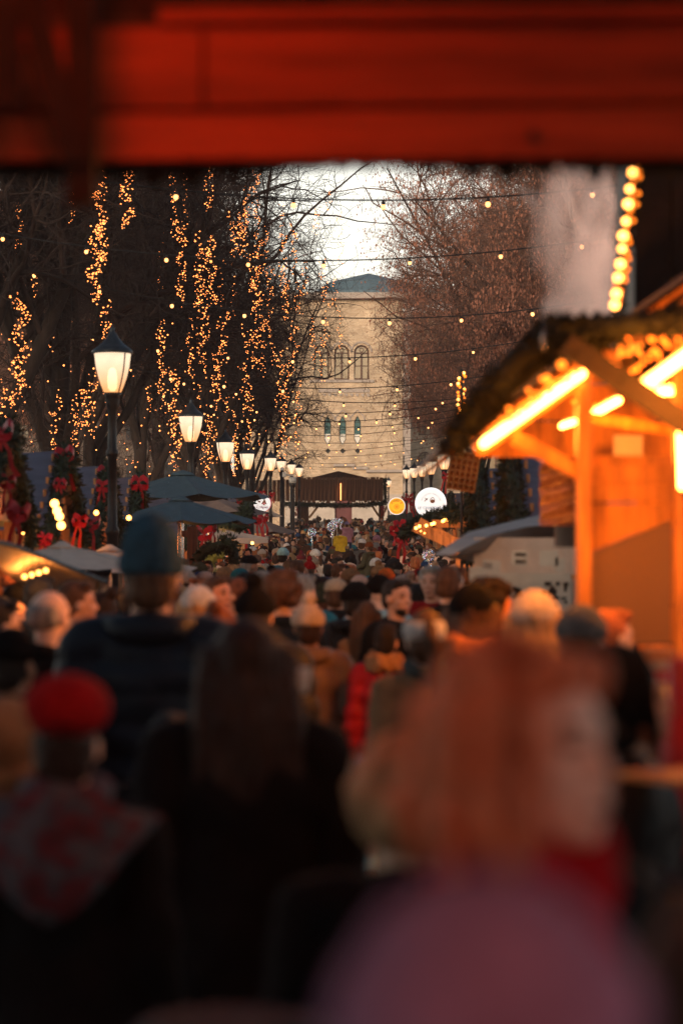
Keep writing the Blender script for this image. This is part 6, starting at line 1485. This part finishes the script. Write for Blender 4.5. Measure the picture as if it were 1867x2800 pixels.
point(S(1120, 1460, 58), 40, (1, .4, .14), .3, 'stall_light')
gst = empty('garland_arch', tuple(S(460, 1500, 38)), 0, 'dark timber post and rail below the slate blue parasols', 'post'); c = S(460, 1500, 38)
for a, b, w_ in (((527, 1440), (527, 1600), .16), ((495, 1460), (545, 1458), .1)):
    g_ = G(); g_.beam(S(*a, 38)-c, S(*b, 38)-c, w_, w_); g_.build('post', M['wood_dark'], gst)
garland([S(535, 1530, 37), S(560, 1505, 37), S(600, 1495, 37), S(635, 1480, 37), S(640, 1540, 37)], 'drooping fir garland under the slate blue parasols', r=.16, dens=420, seed=16, size=.1)
garland([S(540, 1440, 44), S(600, 1432, 44), S(660, 1440, 44), S(680, 1375, 46)], 'fir garland running right towards the white globe post', r=.18, dens=300, seed=17, size=.11)
# yellow-lit shrub under the garland
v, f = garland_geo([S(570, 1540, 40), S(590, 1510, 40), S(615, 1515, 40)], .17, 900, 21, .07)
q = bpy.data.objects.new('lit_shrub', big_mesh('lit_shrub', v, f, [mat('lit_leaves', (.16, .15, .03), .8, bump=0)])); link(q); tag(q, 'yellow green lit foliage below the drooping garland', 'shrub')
point(S(575, 1530, 39.2), 5, (1, .6, .2), .05, 'stall_light')
# bare hedge and bush beside the far gate posts
v, f = garland_geo([P(1065, 1430, 160), P(1110, 1425, 160), P(1150, 1420, 160)], 1.0, 160, 22, .3, )
q = bpy.data.objects.new('fir_hedge', big_mesh('fir_hedge', v, f, [M['needles']])); link(q); tag(q, 'dark evergreen hedge right of the far gate post', 'hedge')

# chrome barrier post in the open lane
bp_ = empty('barrier_post', (P(975, 2080, 6.9).x, 6.9, gz(6.9)), 0, 'shiny chrome barrier post with red rope in the lane between people', 'barrier post')
zt = P(975, 2068, 6.9).z-gz(6.9)
g_ = G(); g_.lathe([(.001, zt), (.03, zt-.008), (.034, zt-.03), (.02, zt-.045), (.016, zt-.06), (.036, zt-.075), (.036, zt-.095), (.018, zt-.11), (.018, .03), (.15, .02), (.15, 0)], 20); g_.build('chrome_post', M['steel'], bp_, smooth=True)
g_ = G(); g_.tube([(.02, 0, zt-.1), (.25, -.1, zt-.28), (.6, -.2, zt-.32)], .018, 8); g_.build('red_rope', M['red'], bp_)
# small paper cup glow held left of the brown jacket
p = P(822, 1895, 7.0); g_ = G(); g_.lathe([(.02, 0), (.028, .07), (.029, .072), (.026, .07)], 14); q = g_.build('paper_cup', M['white'], smooth=True); q.location = p; tag(q, 'pale paper cup catching orange light right of the long haired person', 'cup')
g_ = G(); hand(g_, p+Vector((-.02, .0, -.06)), (.1, .3, 1), 1); 
# pale fur bag at the lower edge
p = P(660, 2780, 3.9); g_ = G(); g_.ell((0, 0, -.02), (.18, .08, .035), 16); g_.ell((0, 0, -.12), (.16, .09, .1), 14); me = remesh(g_, .012, 2, 'bag'); noisy(me, .006, 120, 2); me.materials.append(M['fabric']); q = inst('shoulder_bag', me, None, p, color=(.07, .08, .09)); tag(q, 'grey fuzzy bag at the bottom edge below the long haired person', 'bag')

# ---------------------------------------------------------------- steam over the right stalls
def steam_obj():
    g_ = G(); g_.box((0, 0, 0), (1.25, .9, 2.1)); q = g_.build('rising_steam'); q.location = P(1600, 640, 14)
    m = bpy.data.materials.new('steam'); m.use_nodes = True; t = m.node_tree; t.nodes.clear(); N = t.nodes.new; L = t.links.new
    o_ = N('ShaderNodeOutputMaterial'); pv = N('ShaderNodeVolumePrincipled'); pv.inputs['Color'].default_value = (.95, .93, .9, 1); pv.inputs['Anisotropy'].default_value = .2
    c = N('ShaderNodeTexCoord'); n = N('ShaderNodeTexNoise'); n.inputs['Scale'].default_value = 2.4; n.inputs['Detail'].default_value = 4; n.inputs['Distortion'].default_value = 1.3
    mp = N('ShaderNodeMapping'); mp.inputs['Scale'].default_value = (1.0, 1.0, .65); L(c.outputs['Object'], mp.inputs[0]); L(mp.outputs[0], n.inputs['Vector'])
    s = N('ShaderNodeSeparateXYZ'); L(c.outputs['Object'], s.inputs[0])
    # column: leans left with height, widens upward
    ax = N('ShaderNodeMath'); ax.operation = 'MULTIPLY_ADD'; ax.inputs[1].default_value = .12; L(s.outputs['Z'], ax.inputs[0]); L(s.outputs['X'], ax.inputs[2])
    hy = N('ShaderNodeCombineXYZ'); L(ax.outputs[0], hy.inputs[0]); L(s.outputs['Y'], hy.inputs[1]); ln = N('ShaderNodeVectorMath'); ln.operation = 'LENGTH'; L(hy.outputs[0], ln.inputs[0])
    fr_ = N('ShaderNodeMapRange'); fr_.interpolation_type = 'SMOOTHSTEP'; fr_.inputs['From Min'].default_value = .56; fr_.inputs['From Max'].default_value = .02; L(ln.outputs['Value'], fr_.inputs['Value'])
    th = N('ShaderNodeMapRange'); th.inputs['From Min'].default_value = .44; th.inputs['From Max'].default_value = .8; L(n.outputs['Fac'], th.inputs['Value'])
    rr_ = N('ShaderNodeMath'); rr_.operation = 'MULTIPLY_ADD'; rr_.inputs[1].default_value = .42; L(fr_.outputs[0], rr_.inputs[0]); L(n.outputs['Fac'], rr_.inputs[2])
    m1 = N('ShaderNodeMapRange'); m1.inputs['From Min'].default_value = .76; m1.inputs['From Max'].default_value = 1.22; L(rr_.outputs[0], m1.inputs['Value'])
    m2 = N('ShaderNodeMath'); m2.operation = 'MULTIPLY'; m2.inputs[1].default_value = 12; L(m1.outputs[0], m2.inputs[0]); L(m2.outputs[0], pv.inputs['Density'])
    L(pv.outputs[0], o_.inputs['Volume']); q.data.materials.append(m); m.cycles.volume_step_rate = 1.0
    tag(q, 'pale steam rising behind the garlanded stall roof at upper right', 'steam', kind='stuff')
    return q
steam_obj()
vent = empty('steam_vent', tuple(P(1590, 930, 14)), 0, 'dark metal steam vent with an added warm light behind the garlanded roof', 'vent')
g_ = G(); g_.lathe([(.16, -1.2), (.16, 0), (.2, .02), (.2, .06)], 16, cap=False); g_.build('vent_pipe', M['iron'], vent, smooth=True)
point((0.1, -.9, .6), 120, (1, .5, .33), .1, 'steam_fill_light', vent)  # added point light that brightens the steam

# ---------------------------------------------------------------- near gate overhead
GY = 5.0
ng = empty('timber_gate', (0, GY, 0), 0, 'blurred red lit timber gate beams across the top of the picture', 'gate')
def nb(g_, name, m, **k):
    for a in g_.v: a -= np.array((0, GY, 0))
    return g_.build(name, m, ng, **k)
def zz(py, d=GY): return CH+(HY-py)/F*d
def xx_(px, d=GY): return (px-933.5)/F*d
def board(px0, px1, yl0, yl1, yr0, yr1, d, th, m, nm):
    g_ = G(); pts = [(xx_(px0, d), zz(yl0, d)), (xx_(px1, d), zz(yr0, d)), (xx_(px1, d), zz(yr1, d)), (xx_(px0, d), zz(yl1, d))]
    g_.poly_prism(pts, d, d+th); nb(g_, nm, M[m], bevel=.004)
board(-200, 552, 78, 300, 70, 292, GY, .05, 'wood_beam', 'beam_board'); board(560, 2200, 72, 291, 40, 264, GY+.004, .05, 'wood_beam', 'beam_board')
board(-200, 2200, 318, 440, 283, 428, GY-.02, .06, 'wood_beam', 'lower_beam')
board(430, 2200, 22, 60, 8, 48, GY-.05, .05, 'wood_beam', 'upper_batten')
board(-200, 2200, -40, 12, -50, 2, GY+.05, .05, 'wood_dark', 'top_board')
board(-200, 2200, 2, 440, 2, 425, GY+.08, .04, 'wood_dark', 'backing_board')
g_ = G(); g_.box((xx_(225, GY-.35), GY-.35, zz(-40, 4.65)), (.055, .06, .85)); nb(g_, 'hanging_post', M['shaft'])
g_ = G(); g_.beam((xx_(70, 4.65), 4.62, zz(-60, 4.65)), (xx_(215, 4.65), 4.62, zz(455, 4.65)), .05, .05); nb(g_, 'brace', M['shaft'])
g_ = G(); g_.beam((xx_(20, 4.6), 4.6, zz(0, 4.6)), (xx_(20, 4.6), 4.6, zz(300, 4.6)), .05, .05); nb(g_, 'brace', M['shaft'])
for sx in (-2.6, 2.3):
    g_ = G(); g_.box((sx, GY, 1.3), (.2, .2, 3.2)); nb(g_, 'post', M['wood_dark']); g_ = G(); g_.box((sx, -1.5, 1.4), (.2, .2, 3.4)); nb(g_, 'post', M['wood_dark'])
g_ = G(); g_.box((-.15, -.4, 3.15), (5.6, 11.2, .06)); nb(g_, 'roof', M['wood_dark'])  # unseen roof, stretched backwards to keep sun and sky off the near people
g_ = G(); g_.lathe([(.001, 0), (.011, .002), (.012, .008), (.001, .012)], 10); q = g_.build('bolt', M['iron'], ng); q.rotation_euler = (R(90), 0, 0); q.location = (xx_(1452), -.03, zz(378))
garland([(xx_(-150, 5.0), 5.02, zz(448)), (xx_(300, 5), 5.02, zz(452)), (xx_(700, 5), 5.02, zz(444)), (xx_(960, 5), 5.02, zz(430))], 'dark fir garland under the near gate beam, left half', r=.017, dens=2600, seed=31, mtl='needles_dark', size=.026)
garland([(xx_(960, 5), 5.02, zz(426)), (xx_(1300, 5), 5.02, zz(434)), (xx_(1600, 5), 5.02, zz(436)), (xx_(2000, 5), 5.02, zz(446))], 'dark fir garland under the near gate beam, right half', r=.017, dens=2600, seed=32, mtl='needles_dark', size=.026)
for i, (px, py) in enumerate(((420, 475), (520, 468), (640, 452), (1000, 432), (1290, 445), (1380, 455), (1480, 448), (1620, 450))):
    v, f = garland_geo([(0, 0, .02), (.004, 0, -.004*(i % 3)-.012)], .02, 6000, 40+i, .022); q = bpy.data.objects.new('fir_sprig', big_mesh('fir_sprig', v, f, [M['needles_dark']])); link(q); q.location = (xx_(px), 5.0, zz(py))
    tag(q, ['dark fir sprig hanging from the near beam at far left', 'second dark sprig from the left under the near beam', 'dark sprig over the left treetops under the near beam', 'dark sprig over the sky gap', 'dark sprig right of the sky gap', 'dark sprig over the brown treetops', 'dark sprig left of the steam', 'dark sprig above the steam'][i], 'fir sprig')
gl_ = empty('added_gate_lamp', (.7, -.9, 2.75), 0, 'unseen warm lamp added behind the viewer to brighten the nearest people', 'lamp')  # unseen light added for the backs of the nearest people
g_ = G(); g_.ell((0, 0, 0), .06, 12); g_.build('bulb', M['bulb_amber'], gl_, smooth=True); g_ = G(); g_.lathe([(.02, .38), (.03, .12), (.16, .02), (.165, .0)], 16, cap=False); g_.build('lamp_shade', M['iron'], gl_, smooth=True)
point((0, 0, -.08), 100, (1, .36, .22), .08, 'near_fill_light', gl_)
# unseen heater bar added under the gate roof to give the beams red light
ht = empty('added_heater_bar', (-.35, 3.9, 3.0), 0, 'unseen heater bar added under the near gate roof to redden the beams', 'heater')
g_ = G(); g_.cap((-.3, 0, 0), (.3, 0, 0), .012, .012, 10); g_.build('element', M['heater'], ht)
g_ = G(); g_.box((0, 0, .06), (.75, .12, .05)); g_.build('housing', M['iron'], ht)
point((-.15, 0, -.04), 20, (1, .10, .02), .08, 'beam_fill_light', ht)

# ---------------------------------------------------------------- thin evening haze in the air of the street
hz = G(); hz.box((0, 100, 30), (90, 280, 64)); h_ = hz.build('haze'); tag(h_, kind='stuff')
hm_ = bpy.data.materials.new('haze'); hm_.use_nodes = True; hn = hm_.node_tree; hn.nodes.clear(); ho = hn.nodes.new('ShaderNodeOutputMaterial'); hp = hn.nodes.new('ShaderNodeVolumePrincipled')
hp.inputs['Density'].default_value = .0005; hp.inputs['Color'].default_value = (.92, .82, .8, 1); hn.links.new(hp.outputs[0], ho.inputs['Volume']); h_.data.materials.append(hm_)
